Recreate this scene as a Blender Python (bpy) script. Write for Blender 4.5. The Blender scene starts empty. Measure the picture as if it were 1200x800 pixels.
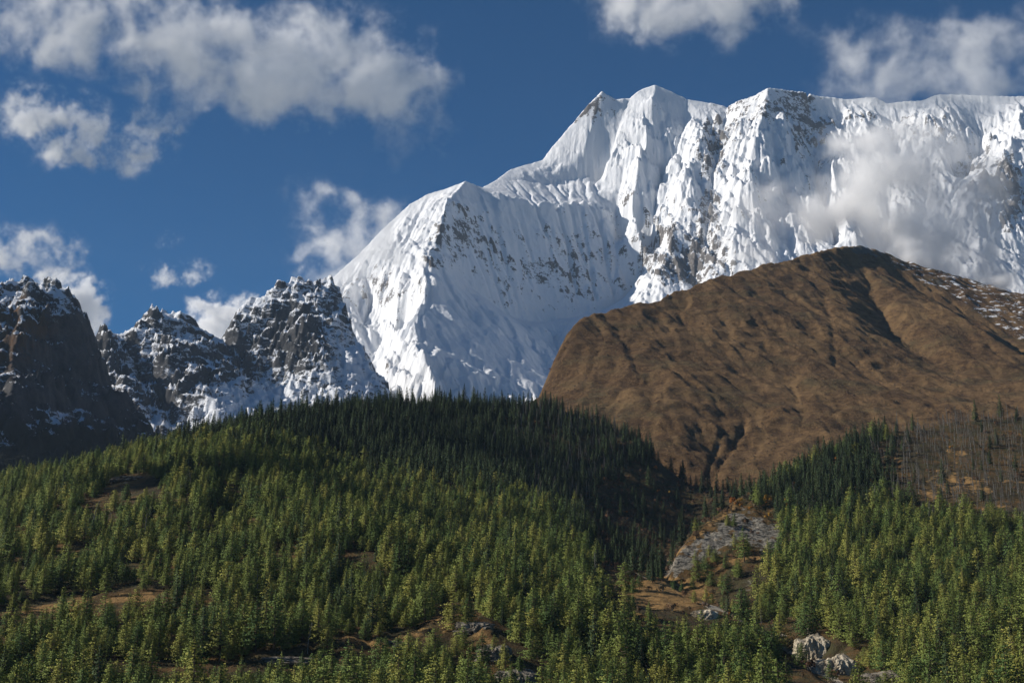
import bpy, math, random
import numpy as np
from math import radians, sin, cos, tan, pi
from mathutils import Vector

SC = bpy.context.scene
COL = SC.collection
random.seed(7)

# ------------------------------------------------------------------ camera
PITCH = radians(12.5)
FPX = 1648.0                       # focal length in pixels of a 1200 px wide picture
cam_d = bpy.data.cameras.new('camera')
cam_d.sensor_width = 36.0
cam_d.lens = 36.0 * FPX / 1200.0
cam_d.clip_start = 0.5
cam_d.clip_end = 60000.0
cam = bpy.data.objects.new('camera', cam_d)
COL.objects.link(cam)
cam.location = (0, 0, 0)
cam.rotation_euler = (pi / 2 + PITCH, 0, 0)
SC.camera = cam

# ------------------------------------------------------------------ world, sun, exposure
SUN_EL = radians(31.0)
SUN_AZ = radians(-88.0)            # measured from +Y (view direction) towards +X
SUN_POWER = 5.0
SKY_STRENGTH = 0.055
sv = Vector((sin(SUN_AZ) * cos(SUN_EL), cos(SUN_AZ) * cos(SUN_EL), sin(SUN_EL)))
world = bpy.data.worlds.new('World')
SC.world = world
world.use_nodes = True
wn = world.node_tree.nodes
wl = world.node_tree.links
sky = wn.new('ShaderNodeTexSky')
sky.sky_type = 'NISHITA'
sky.sun_disc = False
sky.sun_elevation = SUN_EL
sky.sun_rotation = SUN_AZ
sky.altitude = 3600.0
sky.air_density = 1.0
sky.dust_density = 0.1
sky.ozone_density = 3.0
hsv = wn.new('ShaderNodeHueSaturation')
hsv.inputs['Saturation'].default_value = 1.42
wl.new(sky.outputs[0], hsv.inputs['Color'])
wl.new(hsv.outputs[0], wn['Background'].inputs[0])
wn['Background'].inputs[1].default_value = SKY_STRENGTH
sun_d = bpy.data.lights.new('sun', 'SUN')
sun_d.energy = SUN_POWER
sun_d.angle = radians(0.5)
sun_d.color = (1.0, 0.93, 0.83)
sun = bpy.data.objects.new('sun', sun_d)
COL.objects.link(sun)
sun.rotation_euler = sv.to_track_quat('Z', 'Y').to_euler()
SC.view_settings.view_transform = 'Standard'
SC.view_settings.look = 'None'
SC.view_settings.gamma = 1.0
SC.view_settings.exposure = 0.22
SC.cycles.volume_bounces = 20
SC.cycles.max_bounces = 24
SC.cycles.diffuse_bounces = 2
SC.cycles.use_denoising = True

# ------------------------------------------------------------------ geometry helpers
def P(px, py, Y):
    """the world point at forward distance Y that is seen at pixel (px, py) of the photograph"""
    u = (px - 600.0) / FPX
    v = (400.0 - py) / FPX
    y = cos(PITCH) - v * sin(PITCH)
    z = sin(PITCH) + v * cos(PITCH)
    return (u * Y / y, Y, z * Y / y)

def proj(x, y, z):
    d = y * cos(PITCH) + z * sin(PITCH)
    up = -y * sin(PITCH) + z * cos(PITCH)
    return 600 + FPX * x / d, 400 - FPX * up / d

rng = np.random.RandomState(11)
_perm = rng.permutation(1024)
_ang = rng.rand(1024) * 2 * pi
_gx, _gy = np.cos(_ang), np.sin(_ang)

def perlin(x, y, seed=0):
    xi = np.floor(x).astype(np.int64); yi = np.floor(y).astype(np.int64)
    xf = x - xi; yf = y - yi
    u = xf ** 3 * (xf * (xf * 6 - 15) + 10); v = yf ** 3 * (yf * (yf * 6 - 15) + 10)
    def g(ix, iy, fx, fy):
        h = _perm[(_perm[(ix + seed * 131) & 1023] + iy + seed * 17) & 1023]
        return _gx[h] * fx + _gy[h] * fy
    a = g(xi, yi, xf, yf); b = g(xi + 1, yi, xf - 1, yf)
    c = g(xi, yi + 1, xf, yf - 1); d = g(xi + 1, yi + 1, xf - 1, yf - 1)
    return ((a + (b - a) * u) + ((c + (d - c) * u) - (a + (b - a) * u)) * v) * 1.5

def fbm(x, y, octs=5, gain=0.5, seed=0, ridged=False):
    s = 0; a = 1.0; n = 0.0
    for o in range(octs):
        p = perlin(x * 2 ** o + 13.7 * o, y * 2 ** o - 7.1 * o, seed + o)
        s = s + a * ((1 - 2 * np.abs(p)) if ridged else p)
        n += a; a *= gain
    return s / n

def smooth(t, a, b):
    t = np.clip((t - a) / (b - a), 0, 1)
    return t * t * (3 - 2 * t)

def blur(a, n):
    for _ in range(n):
        p = np.pad(a, 1, mode='edge')
        a = (p[:-2, 1:-1] + p[2:, 1:-1] + p[1:-1, :-2] + p[1:-1, 2:] + 4 * p[1:-1, 1:-1]) / 8
    return a

def resize(a, ny, nx):
    y = np.linspace(0, a.shape[0] - 1, ny); x = np.linspace(0, a.shape[1] - 1, nx)
    y0 = np.clip(y.astype(int), 0, a.shape[0] - 2); x0 = np.clip(x.astype(int), 0, a.shape[1] - 2)
    fy = (y - y0)[:, None]; fx = (x - x0)[None, :]
    A = a[y0][:, x0]; B = a[y0][:, x0 + 1]; C = a[y0 + 1][:, x0]; D = a[y0 + 1][:, x0 + 1]
    return (A * (1 - fx) + B * fx) * (1 - fy) + (C * (1 - fx) + D * fx) * fy

def facets(x, y, size, seed):
    """fracture planes: every cell of an uneven tiling is a plane of its own height and tilt"""
    x = x / size; y = y / size
    xi = np.floor(x).astype(np.int64); yi = np.floor(y).astype(np.int64)
    best = np.full(x.shape, 1e9); out = np.zeros(x.shape)
    for a in (-1, 0, 1):
        for b in (-1, 0, 1):
            k = _perm[(_perm[(xi + a + seed * 37) & 1023] + yi + b) & 1023]
            k2 = _perm[(k + 211) & 1023]; k3 = _perm[(k2 + 97) & 1023]
            cx = xi + a + k / 1023.0; cy = yi + b + k2 / 1023.0
            d = (x - cx) ** 2 + (y - cy) ** 2
            v = (k3 / 1023.0 - .5) * .9 + (k2 / 1023.0 - .5) * 1.5 * (x - cx) + (_perm[(k3 + 5) & 1023] / 1023.0 - .5) * 1.5 * (y - cy)
            out = np.where(d < best, v, out); best = np.minimum(d, best)
    return out

def line_dist(pts, X, Y):
    d = np.full(X.shape, 1e9)
    for a, b in zip(pts[:-1], pts[1:]):
        t = np.clip(((X - a[0]) * (b[0] - a[0]) + (Y - a[1]) * (b[1] - a[1])) / ((b[0] - a[0]) ** 2 + (b[1] - a[1]) ** 2 + 1e-9), 0, 1)
        d = np.minimum(d, np.hypot(X - a[0] - t * (b[0] - a[0]), Y - a[1] - t * (b[1] - a[1])))
    return d

class Field:
    """a height field over a rectangle of the world; heights follow ridge and gully lines, then noise and running water shape it"""
    def __init__(self, x0, x1, y0, y1, cell):
        self.x0, self.y0, self.cell = x0, y0, cell
        self.nx = int((x1 - x0) / cell) + 1; self.ny = int((y1 - y0) / cell) + 1
        self.x1 = x0 + (self.nx - 1) * cell; self.y1 = y0 + (self.ny - 1) * cell
        self.lines = []
    def line(self, *pts):
        self.lines.append(np.array([P(*p) for p in pts]))
    def world(self, *pts):
        self.lines.append(np.array(pts, float))
    def grid(self):
        return np.meshgrid(np.linspace(self.x0, self.x1, self.nx), np.linspace(self.y0, self.y1, self.ny))
    def solve(self, iters=160):
        lv = [(self.ny, self.nx)]
        while min(lv[-1]) > 24:
            lv.append(((lv[-1][0] + 1) // 2, (lv[-1][1] + 1) // 2))
        h = None
        for ny, nx in reversed(lv):
            cx = (self.x1 - self.x0) / (nx - 1); cy = (self.y1 - self.y0) / (ny - 1)
            num = np.zeros(ny * nx); den = np.zeros(ny * nx)
            for L in self.lines:
                for a, b in zip(L[:-1], L[1:]):
                    n = max(2, int(np.hypot(*(b - a)[:2]) / min(cx, cy) * 3))
                    q = a + (b - a) * np.linspace(0, 1, n)[:, None]
                    ix = np.rint((q[:, 0] - self.x0) / cx).astype(int); iy = np.rint((q[:, 1] - self.y0) / cy).astype(int)
                    ok = (ix >= 0) & (ix < nx) & (iy >= 0) & (iy < ny)
                    k = iy[ok] * nx + ix[ok]
                    num += np.bincount(k, q[ok, 2], ny * nx); den += np.bincount(k, minlength=ny * nx)
            m = (den > 0).reshape(ny, nx); val = (num / np.maximum(den, 1)).reshape(ny, nx)
            h = np.full((ny, nx), val[m].mean()) if h is None else resize(h, ny, nx)
            for _ in range(iters if ny * nx < 200000 else iters // 2):
                h[m] = val[m]
                p = np.pad(h, 1, mode='reflect')
                h = (p[:-2, 1:-1] + p[2:, 1:-1] + p[1:-1, :-2] + p[1:-1, 2:]) * 0.25
            h[m] = val[m]
        self.h = h
        return h
    def sample(self, x, y, a=None):
        a = self.h if a is None else a
        gx = np.clip((x - self.x0) / self.cell, 0, self.nx - 1.001); gy = np.clip((y - self.y0) / self.cell, 0, self.ny - 1.001)
        ix = gx.astype(int); iy = gy.astype(int); fx = gx - ix; fy = gy - iy
        return (a[iy, ix] * (1 - fx) + a[iy, ix + 1] * fx) * (1 - fy) + (a[iy + 1, ix] * (1 - fx) + a[iy + 1, ix + 1] * fx) * fy

def erode(h, cell, n, steps, batches, rate=0.25, capf=2.0, dep=0.12, inertia=0.15, seed=1, maxcut=0.25):
    """droplets run down the field, cut gullies and leave ribs between them"""
    r = np.random.RandomState(seed)
    ny, nx = h.shape
    H = h.ravel() / cell
    N = ny * nx
    for b in range(batches):
        x = r.rand(n) * (nx - 3) + 1; y = r.rand(n) * (ny - 3) + 1
        dx = np.zeros(n); dy = np.zeros(n); vel = np.ones(n); water = 1.0; sed = np.zeros(n)
        for s in range(steps):
            ix = x.astype(np.int64); iy = y.astype(np.int64); fx = x - ix; fy = y - iy
            k = iy * nx + ix
            a = H[k]; bb = H[k + 1]; c = H[k + nx]; d = H[k + nx + 1]
            gx = (bb - a) * (1 - fy) + (d - c) * fy; gy = (c - a) * (1 - fx) + (d - bb) * fx
            h0 = (a * (1 - fx) + bb * fx) * (1 - fy) + (c * (1 - fx) + d * fx) * fy
            dx = dx * inertia - gx * (1 - inertia); dy = dy * inertia - gy * (1 - inertia)
            l = np.sqrt(dx * dx + dy * dy) + 1e-9
            dx /= l; dy /= l
            nxp = np.clip(x + dx, 1, nx - 2.01); nyp = np.clip(y + dy, 1, ny - 2.01)
            jx = nxp.astype(np.int64); jy = nyp.astype(np.int64); ex = nxp - jx; ey = nyp - jy
            j = jy * nx + jx
            h1 = (H[j] * (1 - ex) + H[j + 1] * ex) * (1 - ey) + (H[j + nx] * (1 - ex) + H[j + nx + 1] * ex) * ey
            dh = h1 - h0
            cap = np.maximum(-dh, 0.01) * vel * water * capf
            over = sed - cap
            fill = np.where(dh > 0, np.minimum(dh, sed), np.where(over > 0, over * dep, 0))
            cut = np.where((dh <= 0) & (over <= 0), np.minimum(np.minimum(-over * rate, -dh), maxcut), 0)
            amt = fill - cut
            sed = np.maximum(sed - amt, 0)
            w = np.concatenate([amt * (1 - fx) * (1 - fy), amt * fx * (1 - fy), amt * (1 - fx) * fy, amt * fx * fy])
            H = H + np.clip(np.bincount(np.concatenate([k, k + 1, k + nx, k + nx + 1]), w, N), -0.15, 0.06)
            vel = np.sqrt(np.clip(vel * vel - dh, 0.05, 9.0)); water *= 0.985
            x, y = nxp, nyp
    return H.reshape(ny, nx) * cell

def gradient(h, cell):
    gy, gx = np.gradient(h, cell)
    return gx, gy

def streaks(field, h, cellsize, length, seed):
    """noise smeared along the fall lines of a height field: the flutes that snow and water leave on a steep face"""
    r = np.random.RandomState(seed)
    k = max(1, int(round(cellsize / field.cell)))
    n = resize(r.rand(field.ny // k + 2, field.nx // k + 2), field.ny, field.nx)
    gx, gy = np.gradient(blur(h, 4))[::-1]
    l = np.hypot(gx, gy) + 1e-6
    ux, uy = gx / l, gy / l
    acc = n.copy(); wsum = 1.0
    steps = int(length / field.cell / 1.5)
    iy0, ix0 = np.mgrid[0:field.ny, 0:field.nx].astype(np.float32)
    for sgn in (1.5, -1.5):
        x = ix0.copy(); y = iy0.copy()
        for s in range(steps):
            k0 = (np.clip(np.rint(y), 0, field.ny - 1).astype(np.int32), np.clip(np.rint(x), 0, field.nx - 1).astype(np.int32))
            x += sgn * ux[k0]; y += sgn * uy[k0]
            k0 = (np.clip(np.rint(y), 0, field.ny - 1).astype(np.int32), np.clip(np.rint(x), 0, field.nx - 1).astype(np.int32))
            acc += n[k0] * (1 - s / steps); wsum += 1 - s / steps
    acc = acc / wsum
    return (acc - acc.mean()) / acc.std()

def mesh_from_grid(name, X, Y, Z, mat, attrs=None, keep=None):
    ny, nx = Z.shape
    me = bpy.data.meshes.new(name)
    co = np.stack([X, Y, Z], -1).reshape(-1, 3).astype(np.float32)
    i = np.arange(ny * nx).reshape(ny, nx)
    q = np.stack([i[:-1, :-1], i[:-1, 1:], i[1:, 1:], i[1:, :-1]], -1)
    if keep is not None:
        q = q[keep[:-1, :-1] & keep[1:, 1:] & keep[:-1, 1:] & keep[1:, :-1]]
    q = q.reshape(-1, 4)
    if keep is not None:
        used = np.zeros(ny * nx, bool); used[q.ravel()] = True
        remap = np.cumsum(used) - 1
        q = remap[q]; co = co[used]
    else:
        used = np.ones(ny * nx, bool)
    me.vertices.add(len(co)); me.vertices.foreach_set('co', co.ravel())
    me.loops.add(q.size); me.loops.foreach_set('vertex_index', q.ravel().astype(np.int32))
    me.polygons.add(len(q)); me.polygons.foreach_set('loop_start', np.arange(0, q.size, 4, dtype=np.int32))
    me.update(calc_edges=True)
    me.polygons.foreach_set('use_smooth', np.ones(len(q), bool))
    for k, v in (attrs or {}).items():
        at = me.attributes.new(k, 'FLOAT', 'POINT')
        at.data.foreach_set('value', np.broadcast_to(v, Z.shape).reshape(-1)[used].astype(np.float32))
    me.materials.append(mat)
    o = bpy.data.objects.new(name, me)
    COL.objects.link(o)
    return o

# ------------------------------------------------------------------ material helpers
class Mat:
    def __init__(self, name, rough=0.9):
        self.m = bpy.data.materials.new(name); self.m.use_nodes = True
        self.nt = self.m.node_tree; self.n = self.nt.nodes; self.l = self.nt.links
        self.b = self.n['Principled BSDF']
        self.b.inputs['Roughness'].default_value = rough
        self.b.inputs['Specular IOR Level'].default_value = 0.15
    def put(self, sock, v):
        if hasattr(v, 'links') or hasattr(v, 'is_linked'):
            self.l.new(v, sock)
        else:
            sock.default_value = (*v, 1.0) if isinstance(v, tuple) and len(v) == 3 and sock.type == 'RGBA' else v
    def attr(self, name):
        a = self.n.new('ShaderNodeAttribute'); a.attribute_name = name
        return a.outputs['Fac']
    def pos(self, scale=(1, 1, 1)):
        g = self.n.new('ShaderNodeTexCoord'); mp = self.n.new('ShaderNodeMapping')
        mp.inputs['Scale'].default_value = scale
        self.l.new(g.outputs['Object'], mp.inputs['Vector'])
        return mp.outputs[0]
    def noise(self, scale, detail=5, rough=0.55, vec=None, distort=0.0):
        t = self.n.new('ShaderNodeTexNoise')
        t.inputs['Scale'].default_value = scale; t.inputs['Detail'].default_value = detail
        t.inputs['Roughness'].default_value = rough; t.inputs['Distortion'].default_value = distort
        self.l.new(vec if vec is not None else self.pos(), t.inputs['Vector'])
        return t.outputs['Fac']
    def math(self, op, a, b=0.0, c=None, clamp=False):
        t = self.n.new('ShaderNodeMath'); t.operation = op; t.use_clamp = clamp
        self.put(t.inputs[0], a); self.put(t.inputs[1], b)
        if c is not None: self.put(t.inputs[2], c)
        return t.outputs[0]
    def step(self, v, a, b, lo=0.0, hi=1.0):
        t = self.n.new('ShaderNodeMapRange'); t.interpolation_type = 'SMOOTHSTEP'
        self.put(t.inputs[0], v); t.inputs[1].default_value = a; t.inputs[2].default_value = b
        t.inputs[3].default_value = lo; t.inputs[4].default_value = hi
        return t.outputs[0]
    def mix(self, f, a, b):
        t = self.n.new('ShaderNodeMix'); t.data_type = 'RGBA'
        self.put(t.inputs[0], f); self.put(t.inputs[6], a); self.put(t.inputs[7], b)
        return t.outputs[2]
    def bump(self, h, dist, strength=1.0):
        t = self.n.new('ShaderNodeBump'); t.inputs['Distance'].default_value = dist; t.inputs['Strength'].default_value = strength
        self.l.new(h, t.inputs['Height']); self.l.new(t.outputs[0], self.b.inputs['Normal'])
    def color(self, c):
        self.put(self.b.inputs['Base Color'], c)
        return self.m

def structure(o):
    o['kind'] = 'structure'
    return o

def tag(o, label, cat, group=None, kind=None):
    o['label'] = label; o['category'] = cat
    if group: o['group'] = group
    if kind: o['kind'] = kind
    return o

# ================================================================== THE SNOW MOUNTAIN
m = Mat('snow_and_ice', 0.75)
rk = m.attr('rock')
nz = m.noise(0.012, 8, 0.68, m.pos((1, 1, 0.7)))
nf = m.noise(0.05, 6, 0.65, m.pos((1, 1, 1.6)))
f = m.math('ADD', rk, m.math('MULTIPLY', m.math('SUBTRACT', nz, 0.5), 1.5))
f = m.math('ADD', f, m.math('MULTIPLY', m.math('SUBTRACT', nf, 0.5), 0.9))
f = m.step(f, 0.47, 0.60)
rockc = m.mix(m.noise(0.02, 4), (0.075, 0.072, 0.072), (0.20, 0.18, 0.165))
snowc = m.mix(m.noise(0.006, 6, 0.6), (0.74, 0.77, 0.82), (0.84, 0.845, 0.85))
m.bump(m.noise(0.045, 8, 0.72, m.pos((1, 1, 0.5))), 12.0, 0.6)
SNOW = m.color(m.mix(f, snowc, rockc))

S = Field(-2700, 4300, 7000, 11200, 12)
crest = [(200,470,8300),(260,440,8400),(330,400,8500),(372,345,8600),(395,320,8700),(420,300,8780),(455,262,8880),(480,240,8950),(500,228,9000),(520,222,9040),
 (545,212,9050),(565,220,9300),(580,212,9500),(600,198,9750),(635,188,9950),(650,170,9990),(668,148,10010),(690,122,10030),
 (705,106,10050),(722,116,10060),(738,115,10070),(752,104,10080),(768,99,10080),(785,106,10080),(805,116,10080),(830,120,10080),(852,125,10060),
 (865,118,9900),(885,112,9830),(900,103,9780),(925,106,9850),(960,113,9950),(990,116,10000),(1010,115,10000),(1025,114,9980),(1040,121,9960),
 (1060,119,9930),(1080,118,9900),(1100,110,9850),(1150,112,9800),(1200,113,9700),(1260,120,9600),(1400,130,9500)]
S.line(*crest)
cw = np.array([P(*p) for p in crest])
S.world(*[(x + 150 * sin(i), 11200, z - 1300) for i, (x, y, z) in enumerate(cw)])
S.line((545,212,9050),(526,240,8760),(515,275,8480),(505,300,8300),(497,324,8130),(532,337,8200),(560,359,8230),(589,371,8250),(611,388,8250),(640,414,8190),(662,445,8060),(690,480,7900))
S.line((497,324,8130),(501,345,8000),(494,366,7800),(487,388,7600),(498,425,7300),(512,480,7050))
S.line((395,320,8700),(405,350,8500),(420,390,8250),(440,425,8000),(455,460,7800))
S.line((430,330,8620),(436,365,8450),(447,400,8250),(470,440,8000))
S.line((455,262,8880),(450,300,8650),(452,340,8450))
S.line((470,300,8500),(468,345,8250),(462,380,8050),(468,420,7800))
# shelf of the glacier and its edge above the shaded wall
S.line((565,224,9120),(600,233,9170),(650,241,9350),(700,242,9580),(722,262,9650),(724,285,9560),(745,310,9480),(758,330,9410),(764,350,9330))
S.line((600,212,9560),(655,216,9780),(690,212,9870),(712,215,9880))
# foot of the shaded wall
S.line((530,318,8440),(560,345,8500),(590,368,8610),(630,378,8800),(690,368,9060),(740,364,9240),(764,362,9280))
S.line((620,382,8560),(645,400,8560),(675,425,8350),(705,460,8100))
# ribs and gullies of the great face
S.line((705,106,10050),(692,150,9950),(684,182,9880),(655,198,9880))
S.line((768,99,10080),(762,140,9880),(752,190,9680),(740,240,9500),(748,275,9330),(772,325,9080))
S.line((738,116,10070),(722,160,9920),(712,200,9810),(706,228,9730))
S.line((805,118,10080),(800,160,9930),(778,200,9760),(768,250,9560),(776,290,9330))
S.line((830,121,10080),(824,170,9650),(803,230,9340),(785,290,9000),(770,345,8680))
S.line((852,126,10060),(842,180,9680),(832,230,9360),(825,290,9030),(815,340,8760))
S.line((900,103,9780),(893,150,9520),(878,200,9260),(862,260,8960),(868,310,8680))
S.line((900,103,9780),(918,150,9600),(925,210,9330),(920,270,9020),(930,330,8650))
S.line((945,115,9930),(957,160,9770),(955,210,9540),(968,255,9260),(980,300,9000))
S.line((1000,116,10000),(985,150,9750),(974,200,9430),(985,250,9100),(1010,300,8750))
S.line((1060,119,9930),(1050,170,9700),(1040,230,9400),(1040,300,8950))
S.line((1100,110,9850),(1112,160,9560),(1100,220,9200),(1085,290,8750))
S.line((1150,112,9800),(1150,170,9600),(1120,220,9330))
S.line((1200,113,9700),(1195,160,9400),(1165,200,9080),(1140,240,8820),(1150,300,8450))
S.line((1250,118,9600),(1240,180,9300),(1220,250,8950),(1210,320,8500))
S.line((690,470,7500),(780,440,7700),(860,400,8000),(960,370,8200),(1100,360,8000),(1250,360,7900),(1400,360,7900))
S.line((150,560,7000),(300,560,7060),(450,560,7050),(560,540,7080),(700,540,7080),(860,500,7100),(1100,460,7080),(1300,460,7080))
h = S.solve()
X, Y = S.grid()
wx = X + 160 * fbm(X / 700, Y / 700, 3, seed=5); wy = Y + 160 * fbm(X / 700, Y / 700, 3, seed=9)
gx, gy = gradient(blur(h, 6), S.cell)
steep = np.sqrt(gx * gx + gy * gy)
amp = smooth(steep, 0.35, 1.1)
PX, PY = proj(X, Y, h)
def patch(px, py, rx, ry, k=1.0):
    return k * np.exp(-((PX - px) / rx) ** 2 - ((PY - py) / ry) ** 2)
wall = np.clip(patch(620,300,110,60,1.6) + patch(560,390,70,45,1.6) + patch(640,222,80,13,1.5), 0, 1)
amp = amp * (1 - 0.6 * wall)
crestd = np.full(h.shape, 1e9)
for a, b in zip(cw[:-1], cw[1:]):
    t = np.clip(((X - a[0]) * (b[0] - a[0]) + (Y - a[1]) * (b[1] - a[1])) / ((b[0] - a[0]) ** 2 + (b[1] - a[1]) ** 2), 0, 1)
    crestd = np.minimum(crestd, np.hypot(X - a[0] - t * (b[0] - a[0]), Y - a[1] - t * (b[1] - a[1])))
off = smooth(crestd, 10, 260) * 0.9 + 0.1
big = fbm(wx / 520, wy / 640, 5, 0.55, 21, True)
h = h + amp * off * (72 * big - 28 + 24 * fbm(wx / 170 + 0.4 * big, wy / 230, 4, 0.55, 31, True) - 8)
# crags and ribs laid out over the face itself: they push the face out along the slope
def crags(X, h, st, a1, a2, seed, skew=0.45, s1=250.0, s2=75.0):
    n1 = fbm((X + skew * h) / s1 + 0.5 * fbm(X / 500, h / 500, 2, seed=seed + 3), (h - 0.2 * X) / (s1 * 1.9), 5, 0.55, seed, True)
    n2 = fbm(X / s2 + 0.3 * n1, h / (s2 * 1.25), 4, 0.6, seed + 9, True)
    return np.clip(st, 0, 1.7) * smooth(st, 0.45, 1.15) * (a1 * n1 + a2 * n2)
h = h + amp * off * crags(X, h, steep, 62, 18, 501, 0.8)
h = h + (1 - amp) * 10 * fbm(X / 160, Y / 160, 4, seed=3)
# ledges that break the fall line
h = h + amp * off * 24 * np.sin(h / 44 + 0.004 * X + 3.5 * fbm(X / 260, Y / 260, 3, seed=12)) * smooth(fbm(X / 420, Y / 420, 3, seed=14), -0.15, 0.35)
f0 = streaks(S, h + 160 * fbm(X / 380, h / 330, 3, seed=333), 80, 520, 4)
h = h + amp * off * np.clip(steep, 0, 1.6) * 24 * (0.5 - np.abs(f0))
he = erode(h, S.cell, 30000, 70, 4, rate=0.2, capf=1.5, dep=0.02, seed=3, maxcut=0.10)
h = h + (he - h) * (0.05 + 0.40 * smooth(fbm(X / 380, Y / 380, 3, seed=15), -0.25, 0.3))
# finer grid
S2 = Field(S.x0, S.x1, S.y0, S.y1, 6)
h2 = blur(resize(h, S2.ny, S2.nx), 1)
X, Y = S2.grid()
st2 = resize(amp * off, S2.ny, S2.nx); sp2 = resize(steep, S2.ny, S2.nx)
PX, PY = proj(X, Y, h2)
def patch(px, py, rx, ry, k=1.0):
    return k * np.exp(-((PX - px) / rx) ** 2 - ((PY - py) / ry) ** 2)
shelf = np.clip(patch(640,220,90,19,1.7) * (1 - smooth(PX, 690, 740)), 0, 1)
wall = np.clip(shelf + patch(620,300,110,60,1.6) + patch(560,390,70,45,1.6), 0, 1)
st2 = st2 * (1 - 0.45 * wall) * (1 - 0.8 * shelf)
h2 = h2 + st2 * (crags(X, h2, sp2, 10, 4, 521, 0.7, 75.0, 26.0) + np.clip(sp2, 0, 1.6) * (9 * facets(X + .6 * h2 + 30 * fbm(X / 80, h2 / 80, 3, seed=6), h2 * .7, 80, 8) + 4 * facets(X + .5 * h2, h2 * .8, 32, 9)))
bend = 110 * fbm(X / 300, h2 / 260, 3, seed=331) + 40 * fbm(X / 110, h2 / 110, 3, seed=332)
f1 = streaks(S2, blur(h2, 10) + bend, 42, 360, 5); f2 = streaks(S2, blur(h2, 3), 19, 200, 6)
var = smooth(fbm(X / 330, Y / 330, 3, seed=45), -0.45, 0.35)
h2 = h2 + st2 * (1 - .5 * wall) * np.clip(sp2, 0.4, 1.6) * (15.0 * (0.35 + var) * (0.5 - np.abs(f1)) + 6.0 * (1.25 - 0.6 * var) * (0.5 - np.abs(f2)))
h2 = h2 + st2 * 4 * fbm(X / 60, Y / 60, 5, 0.62, 47, True) * (1.3 - var) + 1.5 * fbm(X / 26, Y / 26, 3, seed=43)
S2.h = h2
gx, gy = gradient(blur(h2, 2), 6)
sl = np.sqrt(gx * gx + gy * gy)
PX, PY = proj(X, Y, h2)
def patch(px, py, rx, ry, k=1.0):
    return k * np.exp(-((PX - px) / rx) ** 2 - ((PY - py) / ry) ** 2)
rock = 0.16 * smooth(sl, 1.3, 2.6) + 0.10 * smooth(fbm(X / 300, Y / 300, 3, seed=61), 0.0, 0.6) * smooth(sl, 0.9, 1.6)
for p in ((700,130,26,14,.30),(540,265,20,24,.36),(510,290,16,30,.3),(560,300,50,25,.2),(625,318,26,14,.16),(655,330,24,20,.18),(690,305,60,40,.16),(870,120,50,24,.24),
          (915,122,40,20,.26),(950,150,24,34,.40),(840,165,22,34,.38),(820,290,50,40,.30),(800,320,40,30,.28),(830,240,20,30,.2),(1150,205,34,24,.46),
          (1180,235,44,44,.42),(1080,150,60,25,.22),(560,350,60,14,.26),(590,375,40,12,.2),(410,340,30,40,.2),(450,330,20,50,.12),(480,370,16,40,.1),(1000,140,30,25,.12),(640,290,120,60,.08)):
    rock = rock + patch(*p) * (0.4 + 0.6 * smooth(sl, 0.7, 1.5))
rib = smooth(h2 - blur(h2, 40), 2.0, 14.0)
zone = smooth(fbm(X / 420, h2 / 420, 4, 0.55, seed=63), -0.05, 0.4)
rock = rock * (1.0 + 0.5 * rib) + 0.22 * zone * rib * smooth(sl, 0.9, 1.8) + 0.10 * zone * smooth(np.sin(h2 / 26 + 5 * fbm(X / 300, Y / 300, 3, seed=66)), 0.5, 1.0) * smooth(sl, 1.0, 1.8)
rock = rock * (1 - 0.8 * shelf) + 0.12 * patch(805,320,40,30)
snow_mountain = structure(mesh_from_grid('snow_mountain', X, Y, h2, SNOW, {'rock': rock}))

# ================================================================== ROCKY MOUNTAINS ON THE LEFT
m = Mat('snow_dusted_rock', 0.9)
sn = m.attr('snow')
nz = m.noise(0.016, 9, 0.7, m.pos((1, 1, 2.6)), 0.6)
nf = m.noise(0.09, 6, 0.7, m.pos((1, 1, 2.0)))
f = m.math('ADD', sn, m.math('MULTIPLY', m.math('SUBTRACT', nz, 0.5), 1.15))
f = m.math('ADD', f, m.math('MULTIPLY', m.math('SUBTRACT', nf, 0.5), 0.55))
f = m.step(f, 0.44, 0.56)
rc = m.mix(m.step(m.noise(0.012, 7, 0.65), 0.3, 0.7), (0.026, 0.027, 0.030), (0.092, 0.090, 0.090))
rc = m.mix(m.math('MULTIPLY', m.attr('grass'), m.step(m.noise(0.02, 6, 0.6), 0.35, 0.6)), rc, (0.10, 0.055, 0.024))
m.bump(m.noise(0.035, 9, 0.72, m.pos((1, 1, 1.8))), 16.0, 0.8)
rc = m.mix(m.attr('wood'), rc, (0.012, 0.016, 0.010))
ROCKY = m.color(m.mix(f, rc, (0.80, 0.83, 0.88)))

R = Field(-3000, 100, 5300, 8000, 10)
rc1 = [(60,440,6300),(85,410,6350),(103,398,6400),(110,389,6420),(119,379,6440),(130,388,6460),(145,386,6500),(159,381,6540),(169,369,6580),(179,356,6600),(189,362,6630),(202,364,6660),(219,367,6700),(233,379,6750),(250,386,6800),(260,393,6830),
 (270,379,6860),(280,364,6890),(297,352,6920),(310,349,6940),(324,332,6960),(337,329,6980),(353,323,7000),(364,332,7010),(377,331,7020),(388,327,7020),(398,340,6990),(408,373,6900),(411,386,6860),(428,421,6700),(437,450,6560),(450,490,6400)]
R.line(*[(a, b + 5, c) for a, b, c in rc1])
cw = np.array([P(*p) for p in rc1])
R.world(*[(x + 60, min(y + 800, 7990), z - 750) for x, y, z in cw])
R.line((119,379,6440),(135,420,6250),(150,455,6080),(165,500,5900))
R.line((179,356,6600),(190,395,6420),(215,420,6300),(235,455,6150),(262,492,5950))
R.line((202,364,6660),(232,400,6500),(256,420,6420),(275,445,6300),(285,490,6050))
R.line((260,393,6830),(276,425,6640),(300,445,6500),(345,470,6350),(360,500,6200))
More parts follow.
